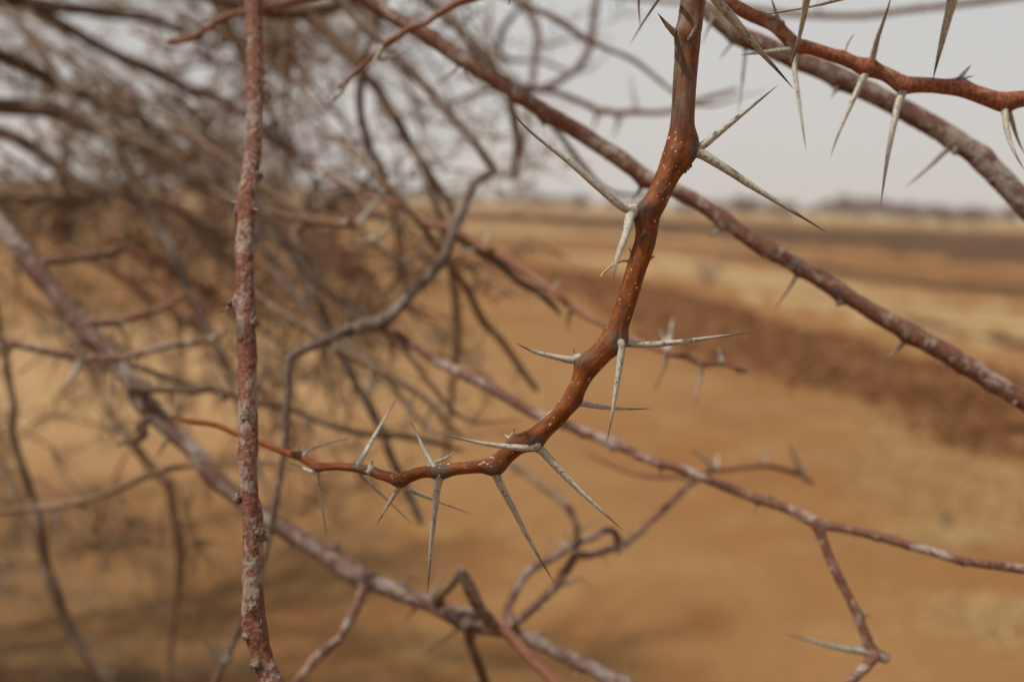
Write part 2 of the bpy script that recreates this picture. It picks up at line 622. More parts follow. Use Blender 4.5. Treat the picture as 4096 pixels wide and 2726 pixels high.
M_pale = make_pale()
soil_strip('pale_sand_strip', 'broad pale strip of sand above the broad dark strip',
           [(2250, 1012), (2696, 1004), (2900, 1040), (3300, 1105), (3600, 1150), (4096, 1200), (5000, 1310)],
           [(2250, 1055), (2696, 1140), (2900, 1195), (3100, 1268), (3560, 1380), (4096, 1505), (5000, 1760)], .012, 14, M_pale)
soil_strip('far_pale_strip', 'narrow pale strip of sand under the far dark strip',
           [(1300, 880), (1900, 892), (2600, 944), (3000, 985)],
           [(1300, 925), (1900, 938), (2600, 962), (3000, 1003)], .02, 15, M_pale, rows=8)

# clods of earth lying on the broad strip: far too many to count
cl = []
for k in range(2200):
    i = rng.integers(0, len(band))
    p = band[i] + np.array([rng.normal(0, .12), rng.normal(0, .12), 0])
    d = math.hypot(p[0], p[1])
    if d > 22:
        continue
    r = rng.uniform(.012, .065)
    base = np.array([[1, 0, 0], [-1, 0, 0], [0, 1, 0], [0, -1, 0], [0, 0, 1], [0, 0, -1]], float)
    V = base * r * rng.uniform(.6, 1.3, (6, 1)) * np.array([1, 1, .7]) + p + np.array([0, 0, r * .3])
    F = [(0, 2, 4), (2, 1, 4), (1, 3, 4), (3, 0, 4), (2, 0, 5), (1, 2, 5), (3, 1, 5), (0, 3, 5)]
    cl.append((V, F, np.zeros((6, 3)), np.zeros(6)))
V, F, _, _ = join(cl)
tag(add('earth_clods', mesh_of('earth_clods', V, F, smooth=False), M_soil),
    'loose brown clods scattered over the broad dark strip', None, kind='stuff')


def litter(name, label, spots, mat, n_blade, length, spread, lift=.012):
    parts = []
    for x, y in spots:
        for _ in range(n_blade):
            cx, cy = x + rng.normal(0, spread * 1.6), y + rng.normal(0, spread)
            a = rng.uniform(0, math.pi * 2)
            L = rng.uniform(.5, 1.2) * length
            w = rng.uniform(.0015, .004)
            d = np.array([math.cos(a), math.sin(a)])
            q = np.array([-d[1], d[0]]) * w
            z0 = float(ground_height([cx], [cy])[0]) + rng.uniform(.003, lift)
            z1 = z0 + rng.uniform(-.002, lift * 2)
            V = np.array([[cx - q[0], cy - q[1], z0], [cx + q[0], cy + q[1], z0],
                          [cx + d[0] * L + q[0] * .4, cy + d[1] * L + q[1] * .4, z1], [cx + d[0] * L - q[0] * .4, cy + d[1] * L - q[1] * .4, z1]])
            parts.append((V, [(0, 1, 2, 3)], np.zeros((4, 3)), np.zeros(4)))
    V, F, _, _ = join(parts)
    tag(add(name, mesh_of(name, V, F, smooth=False), mat), label, None, kind='stuff')


sp = []
for X, Y, s, n in [(3300, 1500, 60, 6), (3480, 1640, 90, 9), (3650, 1790, 110, 10), (3850, 1880, 130, 8), (3980, 2060, 120, 9), (3790, 2120, 80, 8),
                   (2960, 1660, 80, 5), (3350, 1860, 60, 4), (4020, 2480, 90, 6), (3900, 1560, 60, 3), (2760, 1530, 60, 4), (3560, 1960, 120, 5)]:
    for _ in range(int(n * 1.5)):
        q = on_ground(X + rng.normal(0, s), Y + rng.normal(0, s * .45))
        sp.append((q[0], q[1]))
litter('straw_litter', 'pale yellow straw scattered on the sand at right', sp, M_straw, 45, .075, .10)
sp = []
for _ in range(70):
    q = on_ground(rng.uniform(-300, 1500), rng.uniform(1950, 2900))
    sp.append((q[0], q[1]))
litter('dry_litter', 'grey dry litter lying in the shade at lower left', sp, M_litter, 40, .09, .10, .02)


def weed(name, label, X, Y, h, n, seed, mat, spread=.55, group=None):
    """a tuft of thin stems with small leaves rising from one crown"""
    r = np.random.default_rng(seed)
    p = on_ground(X, Y)
    p[2] = float(ground_height([p[0]], [p[1]])[0]) - .005
    root = add(name, None, None, loc=p)
    tag(root, label, 'plant', group)
    st, lf = [], []
    for _ in range(n):
        a, e = r.uniform(0, 6.283), r.uniform(.15, spread + .3)
        d = np.array([math.cos(a) * math.sin(e), math.sin(a) * math.sin(e), math.cos(e)])
        L = h * r.uniform(.6, 1.1)
        b = np.array([r.normal(0, h * .06), r.normal(0, h * .06), 0])
        P = np.array([b, b + d * L * .5 + r.normal(0, .05 * h, 3), b + d * L + r.normal(0, .08 * h, 3)])
        Pq, Rq = resample(P, [h * .012, h * .009, h * .004], L / 6)
        st.append(tube(Pq, Rq, 5))
        for _ in range(9):
            c = Pq[r.integers(2, len(Pq))]
            u, w = r.normal(0, 1, 3), r.normal(0, 1, 3)
            u /= np.linalg.norm(u); w -= u * np.dot(u, w); w /= np.linalg.norm(w)
            s = h * r.uniform(.04, .09)
            lf.append((np.array([c, c + u * s + w * s * .3, c + u * s * 2, c + u * s - w * s * .3]), [(0, 1, 2, 3)], np.zeros((4, 3)), np.zeros(4)))
    V, F, B, t = join(st)
    add('stems', mesh_of('stems', V, F, B, t), mat, root)
    V, F, B, t = join(lf)
    add('leaves', mesh_of('leaves', V, F, smooth=False), mat, root)
    return root


weed('small_weed', 'small grey-green weed tuft alone on the sand at right', 3780, 2090, .10, 12, 3, M_weed)
weed('dry_weed', 'tiny dry weed on the sand right of the small weed', 3870, 2035, .06, 8, 4, M_weed)
weed('grey_shrub', 'grey bare shrub beyond the broad dark strip, right of the hanging branch', 2840, 1125, .62, 16, 5, M_shrub, .8)

# ------------------------------------------------------------------ bare trees along the horizon
def far_tree_meshes(seed):
    r = np.random.default_rng(seed)
    tr = []
    P, R = resample([[0, 0, -.2], [.05, .03, .8], [.1, 0, 1.6]], [.16, .12, .09], .2)
    tr.append(tube(P, R, 7, seed, .15))
    for _ in range(7):
        a = r.uniform(0, 6.28)
        e = np.array([math.cos(a) * r.uniform(1, 2.2), math.sin(a) * r.uniform(1, 2.2), r.uniform(1.8, 3.2)])
        P, R = resample([[.05, .02, r.uniform(.5, 1.4)], e * .5 + [0, 0, .6], e], [.07, .045, .015], .25)
        tr.append(tube(P, R, 5, seed, .1))
    lobes = [(r.uniform(-1.9, 1.9), r.uniform(-1.9, 1.9), r.uniform(1.1, 2.7), r.uniform(.6, 1.15)) for _ in range(14)]
    V, F = [], []
    for lx, ly, lz, lr in lobes:
        for _ in range(95):
            d = r.normal(0, 1, 3); d /= np.linalg.norm(d)
            c = np.array([lx, ly, lz]) + d * lr * r.uniform(.3, 1.05) * np.array([1.1, 1.1, .75])
            u, w = r.normal(0, 1, 3), r.normal(0, 1, 3)
            u /= np.linalg.norm(u); w -= u * np.dot(u, w); w /= np.linalg.norm(w)
            a, b = r.uniform(.16, .34), r.uniform(.03, .10)
            o = len(V)
            V += [c - u * a, c + w * b, c + u * a, c - w * b]
            F.append((o, o + 1, o + 2, o + 3))
    Vt, Ft, B, t = join(tr)
    return mesh_of('trunk', Vt, Ft, B, t), mesh_of('crown', np.array(V), F, smooth=False)


FT = [far_tree_meshes(s) for s in (1, 2, 3, 4)]
for a, b in FT:
    a.materials.append(M_far_trunk); b.materials.append(M_far)


def far_tree(X, dist, scale, label, k, group='bare trees along the horizon', flat=1.0):
    v = W(X, PH / 2, 1.0) - CM[:3, 3]
    p = np.array([v[0], v[1], 0]); p = p / np.linalg.norm(p) * dist
    root = add('bare_tree', None, None, loc=p)
    root.rotation_euler = (0, 0, k * 1.7)
    root.scale = (scale * 1.15, scale * 1.15, scale * flat)
    tag(root, label, 'tree', group)
    add('trunk', FT[k % 4][0], None, root)
    add('crown', FT[k % 4][1], None, root)


far_tree(3400, 190, 1.4, 'highest bare tree crown on the horizon, right of the hanging branch', 0)
far_tree(3520, 195, 1.3, 'bare tree close to the right of the highest horizon crown', 1)
far_tree(3290, 230, 1.3, 'low bare tree at the left foot of the highest horizon crown', 2)
far_tree(4010, 200, 1.15, 'dark bare tree on the horizon by the right edge of the picture', 3)
far_tree(2860, 235, 1.0, 'bare tree on the horizon just right of the hanging branch', 1)
k = 0
for X in list(range(-200, 2760, 72)) + [2930, 2990, 3070, 3130, 3200, 3640, 3700, 3760, 3850, 3930, 4080, 4150, 4230]:
    k += 1
    far_tree(X + rng.uniform(-40, 40), rng.uniform(160, 300), rng.uniform(.75, 1.25),
             'low brown bare tree on the blurred horizon, ' + ('seen through the tangle' if X < 1250 else 'between the tangle and the grey elbow branch' if X < 1900 else 'left of the hanging branch' if X < 2600 else 'between the hanging branch and the highest crown' if X < 3300 else 'near the right edge'), k, flat=rng.uniform(.75, 1.05))

# ================================================================== branches
def stem_curve(spec, depth, ext=(0, 0), step=.8):
    """spec: (tile, x, y, r) rows; depth: one value at each end, or (fraction, metres) rows"""
    X = np.array([px(t, x, y) for t, x, y, r in spec])
    R = np.array([r / TILE[t][2] for t, x, y, r in spec])
    s = np.concatenate([[0], np.cumsum(np.linalg.norm(np.diff(X, axis=0), axis=1))])
    f = s / s[-1]
    if not isinstance(depth[0], tuple):
        depth = [(0, depth[0]), (1, depth[1])]
    D = np.interp(f, [a for a, b in depth], [b for a, b in depth])
    P = np.array([W(x, y, d) for (x, y), d in zip(X, D)])
    RR = R * D / FPX
    if ext[0]:
        v = P[0] - P[1]; sl = float(np.linalg.norm(v)); v /= sl
        for q in (1, 2):                     # even steps outwards, so the curve cannot fold back
            if sl * 3 < ext[0]:
                P = np.vstack([P[0] + v * sl, P]); RR = np.concatenate([[RR[0]], RR]); sl *= 1.8
        X0 = to_px(P[:1])[0]
        if 60 < X0[0] < PW - 60 and X0[1] > 60:          # starts in view: sweep away to the tree at upper left
            L = min(ext[0], .08)
            away = -CM[:3, 0] * .6 + CM[:3, 1] * .35 - CM[:3, 2] * .9
            P = np.vstack([P[0] + v * L * .7 + away * L * .9, P[0] + v * L * .5 + away * L * .25, P])
            RR = np.concatenate([[RR[0] * .25, RR[0] * .7], RR])
        else:
            P = np.vstack([P[0] + v * ext[0] + np.array([0, 0, .05 * ext[0]]), P]); RR = np.concatenate([[RR[0] * 1.15], RR])
    if ext[1]:
        v = P[-1] - P[-2]; sl = float(np.linalg.norm(v)); v /= sl
        for q in (1, 2):
            if sl * 3 < ext[1]:
                P = np.vstack([P, P[-1] + v * sl]); RR = np.concatenate([RR, [RR[-1]]]); sl *= 1.8
        P = np.vstack([P, P[-1] + v * ext[1] * .5 + np.array([0, 0, -.01]), P[-1] + v * ext[1] + np.array([0, 0, .02])]); RR = np.concatenate([RR, [RR[-1] * .7, RR[-1] * .12]])
    return resample(P, RR, max(.0006, float(np.median(RR)) * step))


def to_px(P):
    Q = (np.asarray(P) - CM[:3, 3]) @ CM[:3, :3]
    return np.stack([PW / 2 + Q[:, 0] / -Q[:, 2] * FPX, PH / 2 - Q[:, 1] / -Q[:, 2] * FPX, -Q[:, 2]], -1)


def thorn_path(rows, r_tile, dd, SP, SR, SPX, front=0.0, db=None):
    """rows: (tile, x, y) from base to tip; dd: how far the tip lies behind (+) or before (-) the base, metres"""
    X = np.array([px(*q) for q in rows])
    if SP is not None and db is None:
        k = int(np.argmin(((SPX[:, :2] - X[0]) ** 2).sum(1)))
        d0 = SPX[k, 2] - front * SR[k]
        C = SP[k]
    else:
        d0, C, k = db, None, None
    s = np.concatenate([[0], np.cumsum(np.linalg.norm(np.diff(X, axis=0), axis=1))])
    f = s / s[-1]
    P = np.array([W(x, y, d0 + dd * q) for (x, y), q in zip(X, f)])
    r0 = r_tile / TILE[rows[0][0]][2] * d0 / FPX
    return P, r0, C


def thorn_mesh(P, r0, C=None, sides=12, seed=0):
    n_in = 0
    if C is not None:
        P = np.vstack([P[0] + (C - P[0]) * .75, P])
    L = float(np.linalg.norm(np.diff(P, axis=0), axis=1).sum())
    Q, _ = resample(P, np.ones(len(P)), max(L / 40, 1e-4))
    s = np.concatenate([[0], np.cumsum(np.linalg.norm(np.diff(Q, axis=0), axis=1))])
    t = s / s[-1]
    R = r0 * (1 - t ** 1.15) ** .9 * .96 + r0 * .45 * np.exp(-(s / (2.0 * r0)) ** 2) + r0 * .02
    return tube(Q, R, sides, seed, .05, .035 if sides > 8 else 0)


AUTO = None


def auto_thorn_meshes():
    out = []
    for k in range(4):
        r = np.random.default_rng(50 + k)
        c = r.normal(0, .06, 2)
        P = np.array([[0, 0, -.05], [0, 0, 0.05], [c[0] * .5, c[1] * .5, .45], [c[0], c[1], 1.0]])
        Q, _ = resample(P, np.ones(4), .06)
        t = np.clip(Q[:, 2], 0, 1)
        R = .045 * (1 - t ** 1.2) ** .9 + .02 * np.exp(-(t / .08) ** 2) + .001
        V, F, B, tt = tube(Q, R, 7, k)
        out.append(mesh_of('thorn', V, F, B * .03, tt))
    return out


AUTO = auto_thorn_meshes()
for me in AUTO:
    me.materials.append(M_thorn_grey)


def auto_thorns(parent, P, R, n, lo, hi, seed, fat=1.0, f0=.04, f1=.97, pale=False):
    r = np.random.default_rng(seed)
    T, N, B = frames(P)
    for k in range(n):
        f = f0 + (f1 - f0) * (k + r.uniform(.15, .85)) / n
        i = min(len(P) - 2, int(f * (len(P) - 1)))
        a0 = r.uniform(0, 6.283)
        for j in range(2 if r.uniform() < .7 else 1):
            a = a0 + j * r.uniform(1.2, 2.6)
            d = N[i] * math.cos(a) + B[i] * math.sin(a) + T[i] * r.uniform(-.1, .45)
            d /= np.linalg.norm(d)
            L = r.uniform(lo, hi) * (1.0 if r.uniform() < .6 else .5)
            o = add('thorn', AUTO[r.integers(0, 4)], None, parent)
            z = Vector(d)
            q = z.to_track_quat('Z', 'Y')
            w = fat * min(1.0, .55 + R[i] / .006)
            base = Vector(P[i] + d * R[i] * .75)
            th = max(L * .9, .010) * w
            o.matrix_basis = Matrix.Translation(base - Vector(parent_origin(parent))) @ q.to_matrix().to_4x4() @ Matrix.Diagonal((th, th, L, 1))


ORIG = {}


def parent_origin(o):
    return ORIG[o.name]


def knot(parent, P, r, seed, stretch=(1, 1, 1.3), mat=None, name='bark_knot'):
    """a gnarled lump: a lumpy ball of bark"""
    n, m = 14, 20
    th = np.linspace(0, math.pi, n)
    ph = np.linspace(0, 2 * math.pi, m, endpoint=False)
    D = np.array([[math.sin(a) * math.cos(b), math.sin(a) * math.sin(b), math.cos(a)] for a in th for b in ph])
    k = 1 + .35 * vnoise(D * 1.7 + seed * 5.1, seed) + .28 * vnoise(D * 4.2 + seed, seed + 1) + .16 * vnoise(D * 9 + seed, seed + 2)
    V = D * k[:, None] * r * np.array(stretch)
    F = [(i * m + j, (i + 1) * m + j, (i + 1) * m + (j + 1) % m, i * m + (j + 1) % m) for i in range(n - 1) for j in range(m)]
    o = add(name, mesh_of(name, V, F), mat or M_knot, parent)
    o.location = Vector(P) - Vector(parent_origin(parent))
    return o


class Branch:
    def __init__(self, name, label, spec, depth, mat, ext=(0, 0), sides=16, rough=.10, fine=0.0, thorns=(), seed=1,
                 group=None, auto=None, tmat=None, part_of=None, step=.8, cat='branch', stem_name='stem'):
        self.P, self.R = stem_curve(spec, depth, ext, step)
        self.X = to_px(self.P)
        self.tmat = tmat or M_thorn_grey
        paths, bumps = [], []
        for th in thorns:
            rows, r_t, dd = th[0], th[1], th[2]
            front = th[3] if len(th) > 3 else 0.0
            Pt, r0, C = thorn_path(rows, r_t, dd, self.P, self.R, self.X, front)
            paths.append((Pt, r0, C))
            d = Pt[1] - C
            d /= np.linalg.norm(d)
            k = int(np.argmin(((self.P - C) ** 2).sum(1)))
            bumps.append((C + d * self.R[k] * .8, d, min(self.R[k] * .5, r0 * 1.05), max(r0 * 1.7, self.R[k] * .52)))
        r = np.random.default_rng(seed + 100)
        if rough:                                    # old leaf nodes swell the wood
            for k in range(6, len(self.P) - 6, max(10, int(26 / step))):
                v = r.normal(0, 1, 3); v /= np.linalg.norm(v)
                i = min(len(self.P) - 2, k + int(r.integers(-5, 6)))
                bumps.append((self.P[i] + v * self.R[i] * .8, v, self.R[i] * r.uniform(.1, .45) * min(1, (rough * 10) ** 2), self.R[i] * r.uniform(.5, .9)))
        if part_of is None:
            o0 = self.P[0]
            self.root = add(name, None, None, loc=o0)
            ORIG[self.root.name] = o0
            tag(self.root, label, cat, group)
            V, F, B, t = tube(self.P, self.R, sides, seed, rough, fine, bumps)
            self.stem = add(stem_name, mesh_of(stem_name, V, F, B, t, o0), mat, self.root)
            nd = np.zeros(len(V))
            for Pt, r0, C in paths:                      # how close each bit of bark is to a thorn base
                q = Pt[0]
                nd = np.maximum(nd, np.exp(-((V - q) ** 2).sum(1) / (2 * (2.4 * r0) ** 2)))
            at = self.stem.data.attributes.new('node', 'FLOAT', 'POINT')
            at.data.foreach_set('value', nd.astype(np.float32))
        else:
            o0 = ORIG[part_of.root.name]
            V, F, B, t = tube(self.P, self.R, sides, seed, rough, fine, bumps)
            self.root = self.stem = add(name, mesh_of(name, V, F, B, t, o0), mat, part_of.root)
            ORIG[self.root.name] = o0
            if label:
                self.root['label'] = label
        if part_of is None and ext[0] and (self.X[0, 0] < 0 or self.X[0, 1] < 0):
            # outside the picture the wood runs on to the tree it grows from
            q = np.random.default_rng(seed + 500)
            A, A2 = self.P[2], self.P[0]
            T_ = np.array([-3.0, 2.5, 1.75]) + q.normal(0, .05, 3)
            v = A2 - self.P[8]
            v /= np.linalg.norm(v)
            for lift in (.30, .55, .85):
                Pb = np.array([A, A2, A2 + v * .08 + np.array([0, 0, .03]), A2 * .6 + T_ * .4 + np.array([0, 0, lift]), A2 * .25 + T_ * .75 + np.array([0, 0, lift * .7]), T_])
                r_ = self.R[0]
                Qb, Rb = resample(Pb, [r_ * .97, r_, r_ * 1.05, r_ * 1.5, r_ * 2.0, r_ * 2.6], .03)
                cx = to_px(Qb[3:])
                if not np.any((cx[:, 2] > .01) & (cx[:, 0] > -120) & (cx[:, 0] < PW + 120) & (cx[:, 1] > -120) & (cx[:, 1] < PH)):
                    V, F, B, t = tube(Qb, Rb, 10, seed, .08)
                    add('stem_base', mesh_of('stem_base', V, F, B, t, o0), mat, self.root)
                    break
        for k, (Pt, r0, C) in enumerate(paths):
            V, F, B, t = thorn_mesh(Pt, r0, C, 14 if fine else 9, seed + k)
            add('thorn', mesh_of('thorn', V, F, B, t, o0), self.tmat, self.root)
        if auto:
            n, lo, hi = auto[:3]
            auto_thorns(self.root, self.P, self.R, n, lo, hi, seed + 31, *(auto[3:]))

    def at(self, t, x, y, side=0.0):
        """point of the stem nearest to a photo pixel, moved towards the camera by side radii"""
        X = np.array(px(t, x, y))
        k = int(np.argmin(((self.X[:, :2] - X) ** 2).sum(1)))
        d = self.X[k, 2] - side * self.R[k]
        return W(X[0], X[1], d)

    def knot(self, t, x, y, r_tile, seed, side=.4, stretch=(1, 1, 1.25), mat=None, name='bark_knot'):
        P = self.at(t, x, y, side)
        knot(self.root, P, r_tile / TILE[t][2] * .29 / FPX, seed, stretch, mat, name)


# ---- the hanging branch in focus
MAIN = [(10, 2772, 0, 50), (10, 2751, 180, 49), (10, 2738, 360, 47), (10, 2730, 480, 47), (10, 2719, 560, 52), (10, 2702, 635, 57), (10, 2672, 700, 48),
        (10, 2636, 780, 46), (10, 2604, 855, 45), (10, 2588, 930, 43), (10, 2577, 980, 41), (10, 2544, 1080, 40), (10, 2510, 1200, 39), (10, 2478, 1290, 40),
        (10, 2444, 1360, 46), (10, 2405, 1412, 44), (10, 2364, 1460, 43), (10, 2333, 1508, 37), (10, 2294, 1577, 35), (10, 2258, 1634, 36), (10, 2207, 1691, 35),
        (10, 2145, 1737, 37), (10, 2085, 1770, 36), (10, 2030, 1815, 35), (10, 1985, 1852, 36), (10, 1913, 1864, 27), (10, 1830, 1873, 25), (10, 1764, 1880, 27),
        (10, 1686, 1888, 24), (10, 1602, 1912, 26), (10, 1530, 1900, 20), (10, 1440, 1876, 17.5), (10, 1350, 1864, 16), (10, 1271, 1862, 18), (10, 1193, 1825, 15),
        (10, 1127, 1804, 13), (10, 1031, 1765, 12), (10, 935, 1730, 11), (10, 863, 1699, 11), (10, 760, 1684, 11), (10, 690, 1668, 8)]
MAIN_TH = [
    ([(2, 2275, 235), (2, 2210, 180), (2, 2135, 88)], 30, -.012),
    ([(3, 95, 265), (3, 140, 190), (3, 158, 90), (3, 140, -30)], 13, -.010, 1.0),
    ([(3, 165, 985), (3, 330, 860), (3, 500, 725), (3, 695, 568)], 31, .004),
    ([(3, 120, 1010), (3, 190, 1030), (3, 330, 1115), (3, 520, 1240), (3, 760, 1390), (3, 1020, 1550)], 38, -.006),
    ([(2, 2010, 1395), (2, 1950, 1390), (2, 1880, 1365), (2, 1550, 1085), (2, 1290, 880), (2, 1130, 714)], 33, -.003),
    ([(2, 2000, 1420), (2, 1955, 1440), (5, 1925, 60), (5, 1880, 180), (5, 1850, 290), (5, 1828, 400)], 36, -.045, .3),
    ([(5, 1905, 780), (5, 1960, 790), (5, 2100, 797), (5, 2335, 772), (6, 230, 752), (6, 540, 712)], 28, .002),
    ([(5, 1885, 785), (5, 1895, 830), (5, 1880, 950), (5, 1842, 1200), (5, 1800, 1440)], 30, -.004, .8),
    ([(5, 1610, 885), (5, 1570, 900), (5, 1480, 885), (5, 1330, 850), (5, 1230, 806), (5, 1190, 782)], 31, -.002),
    ([(5, 1600, 890), (5, 1582, 860), (5, 1575, 820)], 20, 0),
    ([(5, 1590, 1185), (5, 1640, 1192), (5, 1780, 1216), (5, 1950, 1226), (5, 2100, 1222)], 22, .006),
    ([(5, 1520, 1180), (5, 1400, 1270), (5, 1290, 1360), (5, 1190, 1440)], 17, .035),
    ([(5, 1330, 1465), (5, 1280, 1482), (5, 1180, 1482), (5, 1000, 1460), (5, 830, 1426), (5, 708, 1405)], 28, -.003, .7),
    ([(5, 1330, 1480), (8, 1370, 30), (8, 1420, 88), (8, 1560, 235), (8, 1700, 368), (8, 1910, 562)], 31, -.003),
    ([(5, 1150, 1425), (5, 1125, 1405), (5, 1093, 1388)], 17, .002),
    ([(5, 1150, 1425), (5, 1165, 1395), (5, 1190, 1350)], 17, .002),
    ([(8, 1055, 150), (8, 1065, 200), (8, 1110, 295), (8, 1190, 445), (8, 1290, 640), (8, 1445, 905)], 29, .012),
    ([(8, 690, 165), (8, 683, 200), (8, 660, 310), (8, 625, 650), (8, 600, 990)], 30, .010, .6),
    ([(8, 690, 165), (8, 660, 155), (8, 600, 60), (5, 520, 1370), (5, 482, 1288)], 22, .006, .6),
    ([(8, 620, 125), (8, 720, 75), (8, 830, 12)], 15, .02),
    ([(8, 425, 235), (8, 405, 280), (8, 330, 400), (8, 258, 525)], 20, .01),
    ([(8, 425, 240), (8, 460, 278), (8, 640, 352), (8, 900, 450)], 17, .02),
    ([(8, 135, 145), (8, 145, 105), (8, 200, 15), (5, 250, 1400), (5, 412, 1130)], 20, .03),
    ([(8, 150, 170), (8, 180, 212), (8, 330, 352), (8, 510, 525)], 14, .03),
    ([(8, 225, 150), (8, 222, 125), (8, 235, 90)], 24, .0, .5),
    ([(7, 2120, 150), (7, 2122, 200), (7, 2150, 400), (7, 2180, 605)], 14, .01),
    ([(7, 2120, 150), (7, 2080, 165), (7, 1980, 125), (7, 1905, 105)], 15, .01),
    ([(4, 2030, 1530), (4, 2060, 1500), (4, 2200, 1450), (4, 2345, 1418)], 13, .02),
    ([(7, 1990, 60), (7, 2000, 30), (4, 1990, 1475)], 12, .0),
]
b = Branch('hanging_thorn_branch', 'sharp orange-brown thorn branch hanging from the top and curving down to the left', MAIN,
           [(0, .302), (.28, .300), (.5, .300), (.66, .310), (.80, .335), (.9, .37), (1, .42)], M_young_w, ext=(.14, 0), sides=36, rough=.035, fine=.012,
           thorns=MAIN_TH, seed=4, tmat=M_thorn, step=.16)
main = b
for t, x, y, r, s in [(3, 75, 1120, 26, 3), (3, 105, 1105, 14, 8), (5, 1850, 850, 16, 5), (2, 2035, 1545, 10, 6)]:
    main.knot(t, x, y, r, s, .1)
dn = knot(main.root, main.at(5, 2050, 60, 1.0), 22 / 1.668 * .3 / FPX, 12, (1.2, .3, 1.2), M_knot, 'leaf_scar')
# dry remains of a leaf stalk and a twiglet clinging to the branch
for rows, r in (([(5, 1945, 240), (5, 1900, 238), (5, 1845, 262), (5, 1790, 305), (5, 1762, 335), (5, 1765, 352)], 9),
                ([(5, 2070, 235), (5, 2090, 222), (5, 2110, 208)], 9), ([(5, 1960, 185), (5, 1945, 150)], 6)):
    Pt, r0, C = thorn_path(rows, r, -.003, main.P, main.R, main.X)
    Q, Rr = resample(Pt, [r0 * k for k in np.linspace(1.1, .8, len(Pt))], .0006)
    V, F, B_, t_ = tube(Q, Rr, 9, 3, .15, .1)
    add('leaf_stalk', mesh_of('leaf_stalk', V, F, B_, t_, ORIG[main.root.name]), M_straw, main.root)
# pale lenticels dotted over the bark
r = np.random.default_rng(5)
T_, N_, B_ = frames(main.P)
parts = []
for _ in range(330):
    i = int(r.uniform(.43, .76) * len(main.P))
    a = r.uniform(0, 6.283)
    nrm = N_[i] * math.cos(a) + B_[i] * math.sin(a)
    tan = np.cross(nrm, T_[i])
    c = main.P[i] + nrm * main.R[i] * 1.005
    s = r.uniform(.00013, .00033) * (1.5 if r.uniform() < .12 else 1)
    el = r.uniform(1.0, 1.9)
    V = [c + nrm * s * .55]
    for k in range(7):
        q = 2 * math.pi * k / 7
        V.append(c + T_[i] * math.cos(q) * s * el + tan * math.sin(q) * s - nrm * s * .4)
    F = [(0, 1 + k, 1 + (k + 1) % 7) for k in range(7)]
    parts.append((np.array(V), F, np.zeros((8, 3)), np.zeros(8)))
V, F, _, _ = join(parts)
o = add('lenticels', mesh_of('lenticels', V, F, origin=ORIG[main.root.name]), M_lent, main.root)
o['kind'] = 'stuff'

# ---- the upright branch at left
VERT = [(1, 1685, -60, 56), (1, 1692, 60, 56), (1, 1700, 250, 54), (1, 1698, 500, 51), (1, 1700, 750, 52), (1, 1690, 1000, 54), (1, 1660, 1250, 57), (1, 1640, 1500, 60),
        (4, 1635, 200, 62), (4, 1635, 400, 60), (4, 1642, 640, 64), (4, 1650, 900, 61), (4, 1655, 1250, 63), (4, 1660, 1500, 65),
        (7, 1655, 100, 63), (7, 1662, 300, 58), (7, 1678, 420, 60), (7, 1683, 600, 64), (7, 1690, 850, 66), (7, 1695, 1100, 76), (7, 1702, 1200, 76), (7, 1735, 1350, 66),
        (7, 1775, 1470, 68), (7, 1825, 1600, 82)]
vert = Branch('upright_branch', 'flaking red and grey branch running straight down the left third', VERT, [(0, .40), (.4, .355), (.7, .33), (1, .325)], M_vert,
              ext=(.2, .2), sides=48, rough=.13, fine=.085, seed=9, step=.14,
              thorns=[([(4, 1590, 520), (4, 1540, 540), (4, 1455, 592)], 16, 0),
                      ([(4, 1590, 520), (4, 1545, 510), (4, 1530, 490)], 18, 0),
                      ([(1, 1680, 1390), (1, 1720, 1400), (1, 1745, 1392)], 14, -.004, .5),
                      ([(1, 1740, 470), (1, 1790, 470), (1, 1830, 450)], 16, 0),
                      ([(1, 1740, 540), (1, 1785, 545), (1, 1800, 600), (1, 1802, 690)], 15, 0),
                      ([(1, 1620, 1340), (1, 1575, 1350), (1, 1510, 1330)], 12, .005),
                      ([(1, 1600, 1370), (1, 1572, 1400), (1, 1570, 1568)], 12, .002),
                      ([(7, 1745, 580), (7, 1780, 565), (7, 1806, 572)], 15, -.002),
                      ([(7, 1640, 890), (7, 1618, 888), (7, 1604, 882)], 15, 0)])
for t, x, y, r, s, side in [(1, 1725, 1175, 34, 1, .3), (1, 1640, 990, 24, 2, .1), (4, 1690, 640, 38, 4, .5),
                            (4, 1640, 1285, 40, 5, .75), (7, 1592, 340, 34, 6, .1), (7, 1735, 575, 40, 7, .5), (7, 1765, 610, 20, 8, .3), (7, 1690, 1065, 36, 9, .75),
                            (7, 1655, 1260, 34, 10, .5), (7, 1710, 1450, 40, 11, .7), (4, 1540, 525, 22, 16, .1)]:
    vert.knot(t, x, y, r, s, side)
# healed scar: a raised rim round a hollow on the lower part
for k, (x, y) in enumerate([(1655, 1120), (1645, 1190), (1665, 1245), (1735, 1240), (1745, 1170), (1720, 1110)]):
    vert.knot(7, x, y, 12, 20 + k, .72, (.8, .8, 2.2), None, 'scar_rim')

